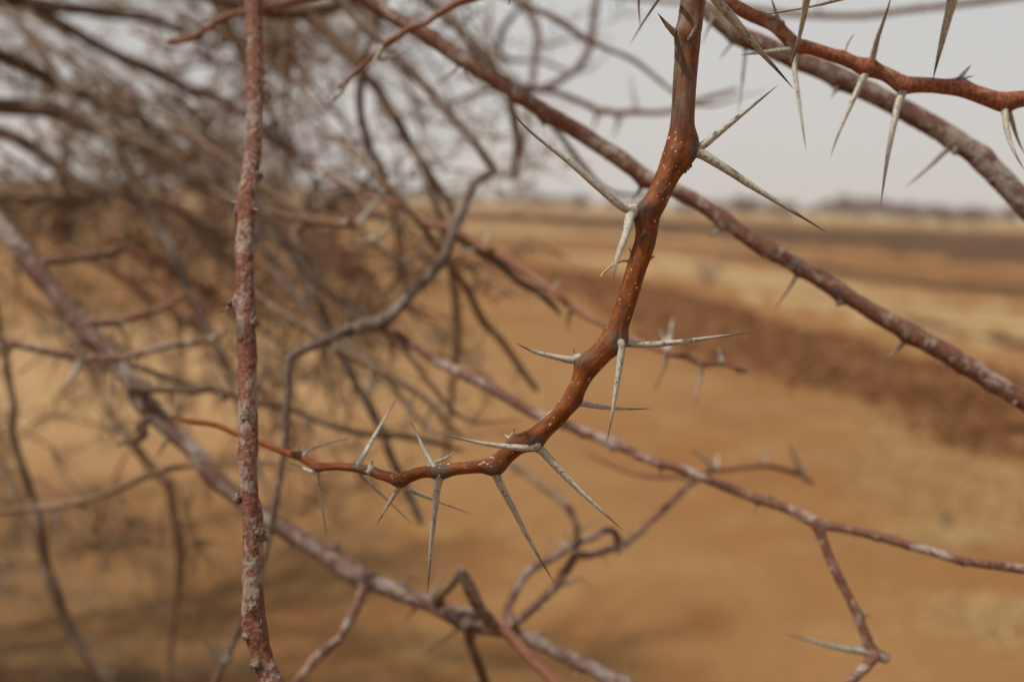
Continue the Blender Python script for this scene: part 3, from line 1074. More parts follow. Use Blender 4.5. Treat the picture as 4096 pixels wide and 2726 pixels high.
# ---- long diagonal branch from the top to the right edge
DIAG = [(2, 120, -60, 44), (2, 200, 0, 45), (2, 350, 105, 47), (2, 530, 195, 48), (2, 700, 310, 50), (2, 880, 425, 50), (2, 1050, 530, 50), (2, 1220, 640, 54), (2, 1400, 755, 54),
        (2, 1600, 875, 54), (2, 1800, 1000, 55), (2, 2000, 1140, 56), (2, 2090, 1200, 56), (3, 20, 1275, 48), (3, 150, 1345, 50), (3, 330, 1462, 52), (6, 500, 88, 53), (6, 650, 180, 55),
        (6, 850, 290, 52), (6, 1050, 405, 57), (6, 1300, 560, 57), (6, 1550, 705, 62), (6, 1750, 815, 64), (6, 1950, 935, 64), (6, 2150, 1060, 62), (6, 2335, 1175, 65)]
diag = Branch('long_diagonal_branch', 'long knobbly reddish branch slanting from top centre down to the right edge', DIAG, (.46, .405), M_old, ext=(.12, .2), sides=24, rough=.10, fine=.045, seed=21, step=.3,
              thorns=[([(2, 1385, 790), (2, 1375, 820), (2, 1362, 855)], 22, 0), ([(2, 2030, 1200), (2, 2028, 1240), (2, 2000, 1290), (2, 1955, 1340)], 22, .004),
                      ([(6, 310, 30), (6, 270, 50), (6, 228, 92)], 18, 0), ([(6, 835, 310), (6, 800, 370), (6, 665, 578)], 14, .006), ([(6, 1100, 490), (6, 1085, 530), (6, 1090, 555)], 18, 0),
                      ([(6, 1560, 760), (6, 1520, 800), (6, 1395, 925)], 20, .005), ([(6, 1900, 960), (6, 1890, 1000), (6, 1880, 1020)], 14, 0), ([(6, 2100, 1060), (6, 2090, 1100), (6, 2080, 1115)], 12, 0),
                      ([(2, 660, 270), (2, 650, 230), (2, 640, 205)], 18, 0), ([(2, 800, 450), (2, 700, 540), (2, 610, 585)], 9, .02), ([(2, 850, 470), (2, 880, 530), (2, 915, 600)], 9, .02)])
for t, x, y, r, s in [(2, 640, 235, 26, 1), (2, 1215, 610, 30, 2), (6, 650, 160, 26, 3), (6, 870, 300, 20, 4), (6, 950, 320, 18, 5), (6, 1690, 740, 34, 6), (6, 1920, 930, 40, 7), (6, 1110, 520, 24, 8), (6, 2280, 1170, 40, 9), (2, 440, 150, 24, 10)]:
    diag.knot(t, x, y, r * .9, s, .5)

# ---- thick branch at the upper right
UR = [(3, 40, -110, 50), (3, 130, -10, 52), (3, 215, 65, 55), (3, 320, 155, 60), (3, 430, 235, 62), (3, 600, 300, 60), (3, 800, 395, 62), (3, 1000, 470, 66), (3, 1200, 565, 66), (3, 1400, 665, 67), (3, 1600, 770, 70),
      (3, 1800, 880, 72), (3, 1950, 985, 72), (3, 2100, 1110, 71), (3, 2250, 1265, 72), (3, 2345, 1370, 73)]
ur = Branch('thick_upper_branch', 'thick grey and rust branch bending down along the upper right corner', UR, (.45, .41), M_old_grey, ext=(.15, .2), sides=24, rough=.10, fine=.045, seed=22, step=.3,
            thorns=[([(3, 390, 280), (3, 360, 320), (3, 300, 405)], 14, 0), ([(3, 480, 290), (3, 475, 340), (3, 455, 560), (3, 430, 770)], 15, -.01), ([(3, 1085, 580), (3, 1070, 615), (3, 1045, 655)], 20, 0),
                    ([(3, 1880, 970), (3, 1830, 990), (3, 1700, 1115), (3, 1540, 1255)], 22, 0), ([(3, 270, 80), (3, 245, 150), (3, 180, 310)], 14, -.02)])
for t, x, y, r, s in [(3, 1880, 1005, 34, 1), (3, 1920, 1000, 22, 2), (3, 1085, 595, 22, 3), (3, 1640, 750, 34, 4), (3, 1770, 820, 34, 5), (3, 1330, 620, 24, 6), (3, 2010, 1020, 30, 7), (3, 2130, 1200, 26, 8)]:
    ur.knot(t, x, y, r * 1.0, s, .45)

# ---- smooth red branch in front of it
SR_ = [(3, 240, -90, 44), (3, 350, 5, 45), (3, 500, 92, 44), (3, 650, 160, 44), (3, 740, 235, 45), (3, 820, 290, 44), (3, 950, 332, 41), (3, 1130, 392, 43), (3, 1260, 442, 47), (3, 1400, 492, 48), (3, 1540, 555, 55),
       (3, 1750, 572, 50), (3, 1950, 605, 53), (3, 2150, 665, 58), (3, 2345, 660, 55)]
sr = Branch('smooth_red_branch', 'smooth orange-red thorny branch crossing the upper right corner', SR_, (.355, .345), M_red, ext=(.1, .2), sides=24, rough=.05, fine=.012, seed=23, step=.3, tmat=M_thorn,
            thorns=[([(3, 710, 180), (3, 695, 130), (3, 670, 50), (3, 645, -20)], 20, -.01), ([(3, 800, 320), (3, 770, 335), (3, 640, 345), (3, 440, 368)], 24, -.01), ([(3, 810, 330), (3, 805, 460), (3, 838, 700), (3, 882, 1010)], 21, -.012),
                    ([(3, 1120, 385), (3, 1135, 340), (3, 1165, 280), (3, 1203, 225)], 18, .005), ([(3, 1305, 450), (3, 1320, 410), (3, 1360, 250), (3, 1410, 110), (3, 1455, -40)], 24, -.02),
                    ([(3, 1305, 455), (3, 1285, 480), (3, 1205, 645), (3, 1110, 860), (3, 1043, 1048)], 26, -.008), ([(3, 1535, 590), (3, 1515, 640), (3, 1485, 740), (3, 1430, 1020), (3, 1378, 1370)], 29, -.015),
                    ([(3, 1900, 570), (3, 1920, 510), (3, 1985, 430)], 26, .002), ([(3, 1910, 560), (3, 1950, 520), (3, 2005, 508)], 16, .004), ([(3, 2180, 690), (3, 2205, 740), (3, 2225, 880), (3, 2270, 1010), (3, 2340, 1140)], 26, -.012),
                    ([(3, 2200, 690), (3, 2240, 760), (3, 2290, 920), (3, 2345, 1040)], 22, .01), ([(3, 1890, 545), (3, 1850, 530), (3, 1790, 532)], 8, .01)])
for t, x, y, r, s in [(3, 715, 165, 26, 1), (3, 1330, 465, 26, 2), (3, 1905, 555, 36, 3), (3, 2160, 705, 26, 4), (3, 800, 330, 24, 5)]:
    sr.knot(t, x, y, r, s, .2)

# ---- a branch above the frame whose long thorns reach down into view
FG = [(3, -700, -330, 44), (3, -200, -300, 46), (3, 280, -260, 48), (3, 900, -280, 50), (3, 1500, -240, 50), (3, 1900, -250, 52), (3, 2700, -330, 54)]
fg = Branch('overhanging_branch', 'branch just above the picture whose long pale thorns point down into the upper right', FG, (.275, .268), M_young, ext=(.08, .1), sides=20, rough=.05, fine=.012, seed=24, step=.4, tmat=M_thorn,
            thorns=[([(3, 150, -260), (3, 200, -130), (3, 285, 0), (3, 400, 135), (3, 560, 325), (3, 700, 480), (3, 800, 595)], 46, .015), ([(3, 900, -280), (3, 905, -150), (3, 885, 0), (3, 840, 230), (3, 795, 390), (3, 772, 470)], 36, .02),
                    ([(3, 1880, -250), (3, 1870, -100), (3, 1850, 30), (3, 1800, 230), (3, 1725, 540)], 46, .01), ([(3, 1450, -240), (3, 1300, -80), (3, 1080, 0), (3, 850, 55), (3, 575, 105)], 26, .04),
                    ([(2, 1190, -300), (2, 1175, -120), (2, 1140, 40)], 30, .01), ([(2, 2330, -280), (2, 2140, 0), (2, 2040, 150), (2, 1940, 315)], 22, .09), ([(2, 2030, -260), (2, 2010, 0), (2, 2022, 215)], 20, .09)])

# ---- distant blurred branch across the top right
Branch('faint_top_branch', 'faint blurred brown branch arching along the very top right', [(3, 100, 20, 16), (3, 500, 60, 20), (3, 850, 98, 22), (3, 1250, 105, 22), (3, 1600, 62, 22), (3, 2100, 5, 24), (3, 2600, -70, 25)], (.95, .85), M_twig, sides=10, rough=.08, seed=25, ext=(.2, .2), auto=(8, .02, .04))

# ---- red twig crossing the diagonal branch near the top
Branch('crossing_red_twig', 'short red thorny twig crossing over the diagonal branch near the top', [(2, 1150, -90, 24), (2, 960, -25, 24), (2, 830, 12, 24), (2, 740, 55, 24), (2, 650, 110, 20), (2, 600, 150, 18), (2, 480, 192, 19), (2, 400, 245, 20), (2, 310, 305, 22), (2, 200, 410, 17), (2, 100, 505, 14), (2, 10, 590, 10)],
       (.40, .42), M_twig_red, ext=(.12, 0), sides=14, rough=.06, seed=26, step=.4, tmat=M_thorn,
       thorns=[([(2, 305, 310), (2, 285, 340), (2, 235, 420), (2, 188, 495)], 18, -.004), ([(2, 300, 400), (2, 340, 385), (2, 475, 335)], 13, .01), ([(2, 60, 545), (2, 30, 610), (1, 2290, 610), (1, 2138, 750)], 14, .004), ([(2, 420, 230), (2, 410, 275), (2, 420, 310)], 14, 0)])

# ---- dark limb and the branch falling from it
limb = Branch('dark_limb', 'dark blurred limb along the top edge with a branch falling away to the right', [(1, 1150, -160, 64), (1, 1400, -40, 62), (1, 1600, 20, 60), (1, 1850, 72, 58), (1, 2060, 70, 50), (1, 2250, 40, 40), (1, 2450, -40, 36)], (.80, .78), M_twig_dark, ext=(.3, .2), sides=16, rough=.10, seed=27)
Branch('falling_branch', None, [(1, 2020, 70, 46), (1, 2120, 150, 44), (1, 2335, 375, 40), (2, 180, 490, 36), (2, 280, 620, 34), (2, 420, 850, 33), (2, 530, 1030, 31), (2, 680, 1260, 28), (2, 770, 1400, 24), (2, 830, 1500, 18)], (.79, .70), M_twig_dark, sides=14, rough=.10, seed=28, part_of=limb, auto=(7, .01, .03))

# ---- grey elbow twig, its red continuation and their thin hanging twig
KNOT = (5, 280, 660)
elbow = Branch('grey_elbow_branch', 'grey blurred branch with a hooked top and a sharp elbow left of centre', [(2, 330, 320, 36), (2, 430, 420, 34), (2, 560, 545, 32), (2, 700, 705, 32), (2, 860, 880, 32), (2, 960, 1010, 30), (2, 1030, 1120, 30), (2, 1000, 1165, 30), (2, 930, 1205, 32), (2, 870, 1290, 35), (2, 830, 1400, 36),
               (5, 780, 20, 37), (5, 720, 195, 38), (5, 600, 350, 38), (5, 480, 470, 38), (5, 370, 590, 42), (5, 280, 655, 54), (5, 180, 672, 46), (5, 60, 715, 36), (4, 2335, 690, 34), (4, 2200, 758, 32), (4, 2050, 822, 30), (4, 1955, 872, 30), (4, 1922, 930, 28), (4, 1920, 1100, 25), (4, 1910, 1300, 24), (4, 1897, 1480, 22),
               (7, 1890, 40, 22), (7, 1868, 200, 20), (7, 1830, 430, 20), (7, 1795, 620, 18), (7, 1720, 900, 18), (7, 1610, 1180, 20), (7, 1540, 1350, 22), (7, 1430, 1580, 24)],
               [(0, .60), (.3, .56), (.6, .50), (1, .50)], M_ash, ext=(.2, .15), sides=16, rough=.08, fine=.02, seed=29, step=.5,
               thorns=[([(4, 1915, 1290), (4, 1880, 1310), (4, 1870, 1320)], 12, 0), ([(7, 1520, 1410), (7, 1490, 1430), (7, 1430, 1360), (7, 1350, 1270)], 24, -.005), ([(5, 640, 300), (5, 640, 400), (5, 645, 440)], 14, .01)])
LOW = [(5, 270, 665, 46), (5, 360, 705, 32), (5, 420, 745, 28), (5, 550, 832, 31), (5, 700, 930, 33), (5, 900, 1022, 37), (5, 1100, 1130, 36), (5, 1280, 1240, 34), (5, 1400, 1290, 33), (5, 1600, 1360, 33), (5, 1800, 1440, 34), (5, 1950, 1500, 33), (8, 2000, 60, 30), (9, 0, 132, 31), (9, 200, 208, 31),
       (9, 450, 308, 32), (9, 600, 358, 32), (9, 800, 428, 32), (9, 940, 500, 40), (9, 1150, 548, 31), (9, 1400, 606, 32), (9, 1700, 694, 31), (9, 1950, 760, 31), (9, 2345, 818, 31)]
LOW_TH = [([(9, 560, 360), (9, 550, 400), (9, 528, 460)], 12, 0), ([(9, 1880, 740), (9, 1920, 790), (9, 1965, 802)], 14, 0), ([(8, 2150, 150), (8, 2165, 185), (8, 2160, 205)], 14, 0), ([(5, 1840, 1440), (5, 1860, 1400), (5, 1885, 1365)], 18, .004), ([(5, 1620, 1370), (5, 1630, 1410), (5, 1625, 1430)], 16, 0), ([(5, 350, 710), (5, 350, 800), (5, 370, 930)], 16, .05), ([(5, 470, 790), (5, 430, 830), (5, 440, 860)], 12, .01), ([(8, 1830, 0), (8, 1828, 30), (8, 1832, 50)], 14, 0), ([(9, 960, 540), (9, 950, 600), (9, 945, 645)], 12, 0), ([(9, 1330, 590), (9, 1345, 610), (9, 1350, 625)], 12, 0)]
low = Branch('long_lower_branch', 'long thin red branch running from the grey elbow down to the lower right edge', LOW, (.545, .395), M_old, ext=(0, .2), sides=20, rough=.09, fine=.04, seed=30, step=.35, thorns=LOW_TH)
Branch('side_twig', 'pinkish side twig hanging towards the bottom right', [(9, 930, 495, 34), (9, 975, 570, 34), (9, 1020, 690, 30), (9, 1065, 800, 32), (9, 1110, 895, 32), (9, 1175, 1020, 28), (9, 1255, 1200, 34), (9, 1310, 1320, 36), (9, 1360, 1380, 40), (9, 1420, 1420, 32)], (.425, .41), M_old, sides=16, rough=.08, fine=.03, seed=31, step=.4, part_of=low,
       thorns=[([(9, 1310, 1375), (9, 1270, 1365), (9, 1100, 1338), (9, 880, 1282), (9, 725, 1242)], 27, .01), ([(9, 1230, 1120), (9, 1270, 1115), (9, 1310, 1130)], 18, 0), ([(9, 1380, 1400), (9, 1430, 1390), (9, 1450, 1400)], 16, 0)])
Branch('side_twig', None, [(9, 1350, 1385, 38), (9, 1290, 1450, 34), (9, 1200, 1545, 32), (9, 1100, 1660, 30)], (.41, .40), M_old, sides=12, rough=.1, fine=.02, seed=32, step=.5, part_of=low, stem_name='side_twig')
for t, x, y, r, s in [(9, 940, 500, 36, 1), (9, 1320, 1420, 34, 2), (9, 1110, 920, 22, 3), (5, 1280, 1215, 24, 4), (9, 640, 345, 26, 5)]:
    low.knot(t, x, y, r, s, .3)

# ---- thin red twig crossing behind the hanging branch
Branch('crossing_thin_branch', 'thin rusty branch passing behind the hanging branch and ending at right of it', [(2, -60, 1170, 12), (2, 120, 1270, 15), (2, 260, 1325, 19), (2, 370, 1352, 22), (2, 480, 1410, 24), (2, 600, 1490, 26), (5, 760, 22, 27), (5, 880, 82, 26), (5, 960, 145, 29), (5, 1100, 212, 26), (5, 1250, 305, 25), (5, 1380, 402, 24), (5, 1500, 500, 24), (5, 1620, 588, 22),
       (5, 1800, 675, 20), (5, 2000, 775, 20), (5, 2200, 850, 23), (5, 2335, 880, 21), (6, 60, 868, 20), (6, 180, 918, 22), (6, 330, 928, 19), (6, 420, 952, 15), (6, 480, 975, 12)], (.66, .44), M_twig_red, sides=14, rough=.09, fine=.02, ext=(.04, 0), seed=33, step=.5, tmat=M_thorn,
       thorns=[([(5, 2205, 840), (5, 2215, 760), (5, 2245, 580)], 22, .02), ([(5, 2195, 840), (5, 2180, 760), (5, 2138, 670)], 18, .02), ([(5, 2195, 860), (5, 2185, 930), (5, 2112, 1115)], 15, .01), ([(6, 185, 925), (6, 180, 1010), (6, 130, 1215)], 17, .0), ([(6, 320, 915), (6, 310, 870), (6, 290, 800)], 18, .02), ([(6, 430, 955), (6, 460, 970), (6, 490, 975)], 22, 0),
               ([(5, 965, 140), (5, 1010, 60), (5, 1060, -30)], 12, .03), ([(5, 960, 150), (5, 800, 200), (5, 740, 290)], 12, .03), ([(5, 1600, 570), (5, 1610, 530), (5, 1615, 505)], 14, 0), ([(5, 1430, 440), (5, 1470, 380), (5, 1520, 350)], 9, .02), ([(5, 1560, 560), (5, 1540, 650), (5, 1545, 720)], 20, .05), ([(5, 1390, 420), (5, 1320, 500), (5, 1250, 540)], 12, .03)], auto=(4, .006, .02))
Branch('dark_parallel_twig', 'dark thin twig running just under the thin rusty branch', [(5, 800, 90, 20), (5, 950, 185, 24), (5, 1060, 245, 27), (5, 1130, 300, 27), (5, 1200, 375, 24), (5, 1330, 445, 23), (5, 1440, 540, 20), (5, 1490, 600, 7)], (.60, .55), M_twig_dark, sides=10, rough=.1, seed=34, ext=(.08, 0), auto=(4, .01, .03))

# ---- thick branch across the lower left
LB = [(4, -60, -70, 60), (4, 40, 40, 60), (4, 180, 230, 62), (4, 300, 372, 60), (4, 420, 520, 64), (4, 530, 650, 66), (4, 640, 775, 62), (4, 770, 915, 50), (4, 880, 1050, 62), (4, 960, 1180, 70), (4, 1050, 1275, 66), (4, 1160, 1385, 56), (4, 1280, 1495, 58), (7, 1330, 80, 58), (7, 1420, 200, 62), (7, 1530, 290, 56), (7, 1650, 390, 52),
      (7, 1850, 520, 60), (7, 2000, 610, 58), (7, 2150, 700, 62), (8, 60, 800, 74), (8, 150, 868, 70), (8, 350, 950, 62), (8, 550, 1020, 54), (8, 700, 1085, 58), (8, 850, 1145, 72), (8, 1000, 1190, 60), (8, 1150, 1235, 46), (8, 1350, 1315, 42), (8, 1500, 1385, 46), (8, 1700, 1475, 50), (8, 1880, 1590, 54)]
lb = Branch('thick_lower_branch', 'thick grey branch descending across the lower left to the bottom centre', LB, [(0, .60), (.5, .54), (1, .49)], M_old_grey, ext=(.3, .2), sides=24, rough=.11, fine=.04, seed=35, step=.35,
            thorns=[([(4, 1150, 1330), (4, 1140, 1380), (4, 1040, 1560)], 26, -.01), ([(4, 560, 760), (4, 510, 790), (4, 450, 815)], 22, -.01), ([(8, 560, 1020), (8, 520, 1080), (8, 440, 1170)], 16, .01), ([(8, 860, 1190), (8, 770, 1240), (8, 560, 1400)], 14, .02),
                    ([(8, 1600, 1420), (8, 1600, 1470), (8, 1585, 1570)], 20, -.005), ([(8, 1930, 1600), (8, 1945, 1550), (8, 1960, 1450)], 18, 0), ([(8, 1300, 1270), (8, 1340, 1240), (8, 1400, 1200)], 18, .01), ([(4, 300, 240), (4, 290, 230), (4, 270, 250)], 20, 0),
                    ([(7, 1960, 640), (7, 1950, 680), (7, 1935, 700)], 14, 0), ([(8, 420, 920), (8, 480, 880), (8, 590, 780)], 10, .03), ([(8, 640, 960), (8, 700, 820), (8, 760, 740)], 10, .04)])
Branch('side_twig', 'red side twig splitting off towards the bottom edge', [(8, 1010, 1170, 40), (8, 1120, 1230, 40), (8, 1200, 1310, 38), (8, 1300, 1420, 36), (8, 1420, 1540, 36), (8, 1560, 1680, 34)], (.495, .47), M_twig_red, sides=14, rough=.08, fine=.02, seed=36, step=.5, part_of=lb, auto=(3, .006, .02))
Branch('side_twig', None, [(8, 860, 1170, 48), (8, 875, 1240, 38), (8, 890, 1320, 34), (8, 930, 1420, 32), (8, 990, 1590, 32)], (.50, .52), M_twig_dark, sides=12, rough=.08, seed=37, part_of=lb, auto=(2, .006, .02))
Branch('broken_stub', 'broken grey stub leaning up from the branch', [(8, 1020, 1180, 44), (8, 1000, 1150, 44), (8, 940, 1060, 44), (8, 890, 960, 44), (8, 850, 880, 38), (8, 820, 815, 28)], (.49, .47), M_old_grey, sides=18, rough=.14, fine=.06, seed=38, step=.4, part_of=lb)
Branch('broken_stub', None, [(8, 690, 1060, 40), (8, 660, 1010, 36), (8, 720, 960, 30), (8, 780, 890, 30), (8, 800, 850, 22)], (.505, .50), M_twig_dark, sides=12, rough=.14, seed=39, part_of=lb)
Branch('side_twig', None, [(8, 140, 900, 36), (8, 165, 960, 34), (8, 120, 1080, 32), (8, 30, 1245, 30), (7, 2240, 1300, 30), (7, 2120, 1400, 34), (7, 2030, 1510, 30), (7, 1930, 1620, 28)], (.52, .49), M_old, sides=14, rough=.12, fine=.03, seed=40, step=.5, part_of=lb)
Branch('side_twig', None, [(4, 570, 655, 34), (4, 640, 655, 26), (4, 760, 648, 26), (4, 950, 602, 24), (4, 1100, 545, 24), (4, 1200, 480, 20), (4, 1260, 440, 14)], (.575, .62), M_twig_red, sides=12, rough=.1, seed=41, part_of=lb, auto=(3, .01, .025))
Branch('side_twig', 'dark dead side twig with a hooked end', [(4, 900, 1085, 36), (4, 990, 1098, 28), (4, 1150, 1092, 28), (4, 1300, 1102, 28), (4, 1420, 1080, 30), (4, 1475, 1110, 28), (4, 1498, 1165, 22)], (.555, .54), M_twig_dark, sides=12, rough=.1, seed=42, part_of=lb)
Branch('side_twig', None, [(4, 250, 260, 30), (4, 300, 245, 22), (4, 450, 240, 20), (4, 600, 212, 20), (4, 720, 190, 22), (4, 830, 150, 22)], (.59, .66), M_twig_dark, sides=10, rough=.1, seed=43, part_of=lb)
Branch('side_twig', None, [(4, 990, 1290, 26), (4, 940, 1340, 34), (4, 960, 1390, 30), (4, 900, 1440, 22), (4, 780, 1460, 12)], (.55, .54), M_twig_dark, sides=10, rough=.15, seed=44, part_of=lb)
for t, x, y, r, s in [(7, 1320, 70, 50, 1), (8, 170, 905, 44, 2), (8, 1230, 1270, 40, 3), (7, 1880, 520, 44, 4), (4, 560, 750, 44, 5), (8, 1050, 1240, 26, 6), (4, 960, 1310, 44, 7), (7, 2240, 660, 36, 8), (4, 1880 - 900, 1075, 44, 9)]:
    lb.knot(t, x, y, r * 1.3, s, .4)
# the forked twigs rising at the bottom centre
fork = Branch('forked_twig', 'forked pinkish twig rising from the thick lower branch with a small loop on top', [(8, 1110, 1230, 30), (8, 1180, 1180, 32), (8, 1240, 1130, 30), (8, 1330, 1050, 30), (8, 1430, 950, 28), (8, 1520, 830, 28), (8, 1590, 735, 28), (8, 1680, 722, 24), (8, 1780, 695, 24), (8, 1880, 668, 24), (8, 1950, 630, 22), (8, 2050, 530, 22), (8, 2200, 395, 22),
              (8, 2335, 262, 20), (9, 160, 230, 14)], (.50, .60), M_old, sides=14, rough=.12, fine=.03, seed=45, step=.5, tmat=M_thorn, thorns=[([(8, 1870, 670), (8, 1900, 640), (8, 1905, 600)], 28, 0), ([(8, 1580, 660), (8, 1500, 650), (8, 1390, 610)], 20, .0), ([(8, 1440, 940), (8, 1570, 900), (8, 1620, 880), (8, 1710, 940)], 16, .02), ([(8, 1540, 800), (8, 1600, 770), (8, 1650, 770)], 10, .02)], auto=(5, .005, .012))
Branch('side_twig', None, [(8, 1170, 1190, 28), (8, 1135, 1080, 30), (8, 1180, 980, 28), (8, 1220, 900, 26), (8, 1300, 812, 28), (8, 1400, 760, 26), (8, 1480, 710, 28), (8, 1560, 660, 26), (8, 1650, 620, 24), (8, 1710, 600, 24), (8, 1770, 562, 24), (8, 1835, 560, 22), (8, 1868, 610, 22), (8, 1872, 700, 18)], (.50, .56), M_old_grey, sides=14, rough=.12, fine=.03, seed=46, step=.5, part_of=fork, auto=(4, .006, .016))
Branch('side_twig', None, [(8, 1560, 670, 20), (8, 1600, 560, 22), (8, 1560, 440, 24), (8, 1480, 340, 28), (8, 1400, 280, 30), (8, 1290, 200, 26), (8, 1180, 130, 24), (8, 1120, 90, 18)], (.56, .66), M_twig, sides=10, rough=.1, seed=47, part_of=fork, auto=(4, .01, .02))
Branch('faint_thorny_twig', 'faint thorny twig above the long lower branch at right', [(9, 200, 178, 16), (9, 300, 158, 18), (9, 450, 138, 18), (9, 600, 125, 18), (9, 720, 150, 17), (9, 820, 182, 18), (9, 925, 245, 12)], (.60, .62), M_twig_red, sides=10, rough=.08, seed=48, ext=(.05, 0), tmat=M_thorn,
       thorns=[([(9, 265, 160), (9, 255, 130), (9, 190, 70), (9, 105, 15)], 22, -.01), ([(9, 285, 150), (9, 290, 100), (9, 290, 10)], 12, .02), ([(9, 610, 125), (9, 612, 80), (9, 620, -10)], 14, .03), ([(9, 855, 190), (9, 840, 150), (9, 800, 60), (9, 765, -30)], 24, -.01)])

# ---- other blurred single branches
def blurred(label, spec, depth, mat, seed, auto=(4, .012, .035), ext=(.15, .1), name='blurred_branch', thorns=(), group='blurred branches behind the focus', tmat=None):
    return Branch(name, label, spec, depth, mat, ext=ext, sides=10, rough=.13, seed=seed, auto=(auto and (int(auto[0] * 1.6), *auto[1:])), thorns=thorns, group=group, tmat=tmat)


blurred('thin rusty branch running nearly level over the thick grey one at the left edge', [(4, -60, 725, 25), (4, 100, 792, 25), (4, 300, 838, 25), (4, 500, 880, 25), (4, 700, 890, 24), (4, 820, 882, 21), (4, 950, 852, 21), (4, 1100, 812, 21), (4, 1250, 782, 22), (4, 1400, 758, 18), (4, 1510, 715, 12)], (.56, .55), M_old, 61, None, (.2, 0),
        thorns=[([(4, 540, 890), (4, 520, 950), (4, 395, 1120)], 26, -.01), ([(4, 775, 890), (4, 770, 950), (4, 738, 1260)], 12, .01), ([(4, 75, 800), (4, 60, 860), (4, -10, 1010)], 14, .01), ([(4, 1420, 770), (4, 1450, 830), (4, 1470, 900)], 20, .02), ([(4, 1265, 790), (4, 1300, 790), (4, 1310, 800)], 24, 0), ([(4, 920, 870), (4, 930, 920), (4, 950, 980)], 10, 0)], tmat=M_thorn)
blurred('pale blurred branch dropping steeply from the tangle towards the upright branch', [(1, 840, 1120, 36), (1, 880, 1210, 40), (1, 960, 1350, 40), (1, 1050, 1500, 36), (4, 1140, 150, 34), (4, 1190, 260, 32), (4, 1220, 390, 28), (4, 1270, 470, 24), (4, 1330, 590, 22), (4, 1400, 725, 22), (4, 1450, 820, 24), (4, 1500, 950, 22), (4, 1560, 1110, 20)], (.85, .78), M_ash, 62)
blurred('dark twig hanging along the left edge', [(4, 10, 760, 20), (4, 35, 900, 24), (4, 60, 1050, 26), (4, 90, 1200, 24), (4, 80, 1350, 24), (7, 110, 20, 26), (7, 140, 120, 30), (7, 210, 330, 30), (7, 255, 500, 34), (7, 300, 780, 36), (7, 370, 980, 36), (7, 430, 1160, 36), (7, 550, 1350, 34), (7, 720, 1560, 30)], (.68, .66), M_twig_dark, 63, (3, .01, .02))
blurred('brown twig slanting from the left edge past the dark hanging one', [(7, -60, 60, 30), (7, 10, 130, 28), (7, 70, 240, 26), (7, 110, 370, 24), (7, 170, 530, 22), (7, 260, 700, 18)], (.72, .70), M_twig, 64, (2, .01, .02))
blurred('thin twig rising gently from the lower left edge', [(7, -60, 440, 22), (7, 100, 425, 22), (7, 250, 410, 22), (7, 450, 382, 22), (7, 650, 335, 22), (7, 850, 252, 22), (7, 1000, 188, 22), (7, 1150, 142, 20), (7, 1300, 130, 12)], (.62, .60), M_twig, 65, (6, .01, .03))
blurred('reddish twig hanging straight down left of the upright branch', [(7, 860, -60, 28), (7, 950, 60, 28), (7, 1040, 170, 30), (7, 1120, 250, 30), (7, 1150, 380, 28), (7, 1180, 560, 30), (7, 1205, 720, 32), (7, 1200, 850, 26), (7, 1175, 1050, 20)], (.80, .82), M_twig, 66, (3, .01, .025), (.05, .1))
blurred('brown branch falling from the elbow knot to the thorns of the hanging branch', [(5, -40, 790, 26), (5, 60, 850, 26), (5, 180, 920, 27), (5, 300, 985, 28), (5, 420, 1050, 26), (5, 550, 1125, 25), (5, 640, 1200, 26), (5, 720, 1310, 24), (5, 820, 1390, 18)], (.60, .58), M_twig, 67, (6, .012, .03), (.05, 0),
        thorns=[([(5, 190, 1130), (5, 250, 1070), (5, 330, 1000)], 12, .01)])
blurred('pale pink twig dropping steeply below the elbow', [(5, 0, 800, 26), (5, 60, 930, 28), (5, 120, 1050, 28), (5, 185, 1150, 30), (5, 250, 1280, 30), (5, 310, 1400, 28), (8, 340, 30, 28), (8, 420, 200, 26), (8, 490, 350, 26), (8, 560, 510, 24)], (.62, .64), M_ash, 68, (4, .012, .03), (.1, 0))
blurred('slim brown twig falling from beside the grey elbow branch', [(5, 700, 190, 24), (5, 760, 270, 26), (5, 860, 420, 27), (5, 940, 580, 27), (5, 990, 660, 30), (5, 1060, 730, 25), (5, 1150, 850, 24), (5, 1230, 970, 24), (5, 1330, 1100, 20)], (.62, .66), M_twig, 69, (5, .012, .03), (.1, 0))
blurred('dim upright twig right of the grey elbow branch', [(5, 745, 260, 22), (5, 775, 400, 27), (5, 795, 560, 28), (5, 800, 740, 28), (5, 785, 900, 26), (5, 770, 1050, 20)], (.86, .9), M_twig, 70, (2, .02, .04))
blurred('brown twig coming down to the middle of the grey elbow branch', [(2, 60, 1500, 26), (5, 150, 10, 26), (5, 260, 112, 28), (5, 400, 232, 28), (5, 520, 372, 26), (5, 560, 430, 18)], (.60, .56), M_twig, 71, (2, .012, .03), (.15, 0), thorns=[([(5, 250, 105), (5, 220, 108), (5, 70, 125)], 26, -.02), ([(5, 255, 110), (5, 300, 50), (5, 400, -20)], 16, -.01), ([(2, 60, 1490), (2, 75, 1440), (2, -20, 1370)], 24, -.02), ([(2, 140, 1500), (2, 180, 1440), (2, 335, 1240)], 18, .01)], tmat=M_thorn)
blurred('thin dark twig passing behind the upright branch below the middle', [(4, 1600, 1150, 20), (4, 1750, 1190, 22), (4, 1900, 1212, 22), (4, 2000, 1250, 22), (4, 2150, 1312, 22), (5, 90, 1372, 22), (5, 200, 1392, 22), (5, 400, 1402, 24), (5, 620, 1440, 20), (5, 830, 1500, 14)], (.60, .62), M_twig_dark, 72, (5, .012, .03), (.15, 0))
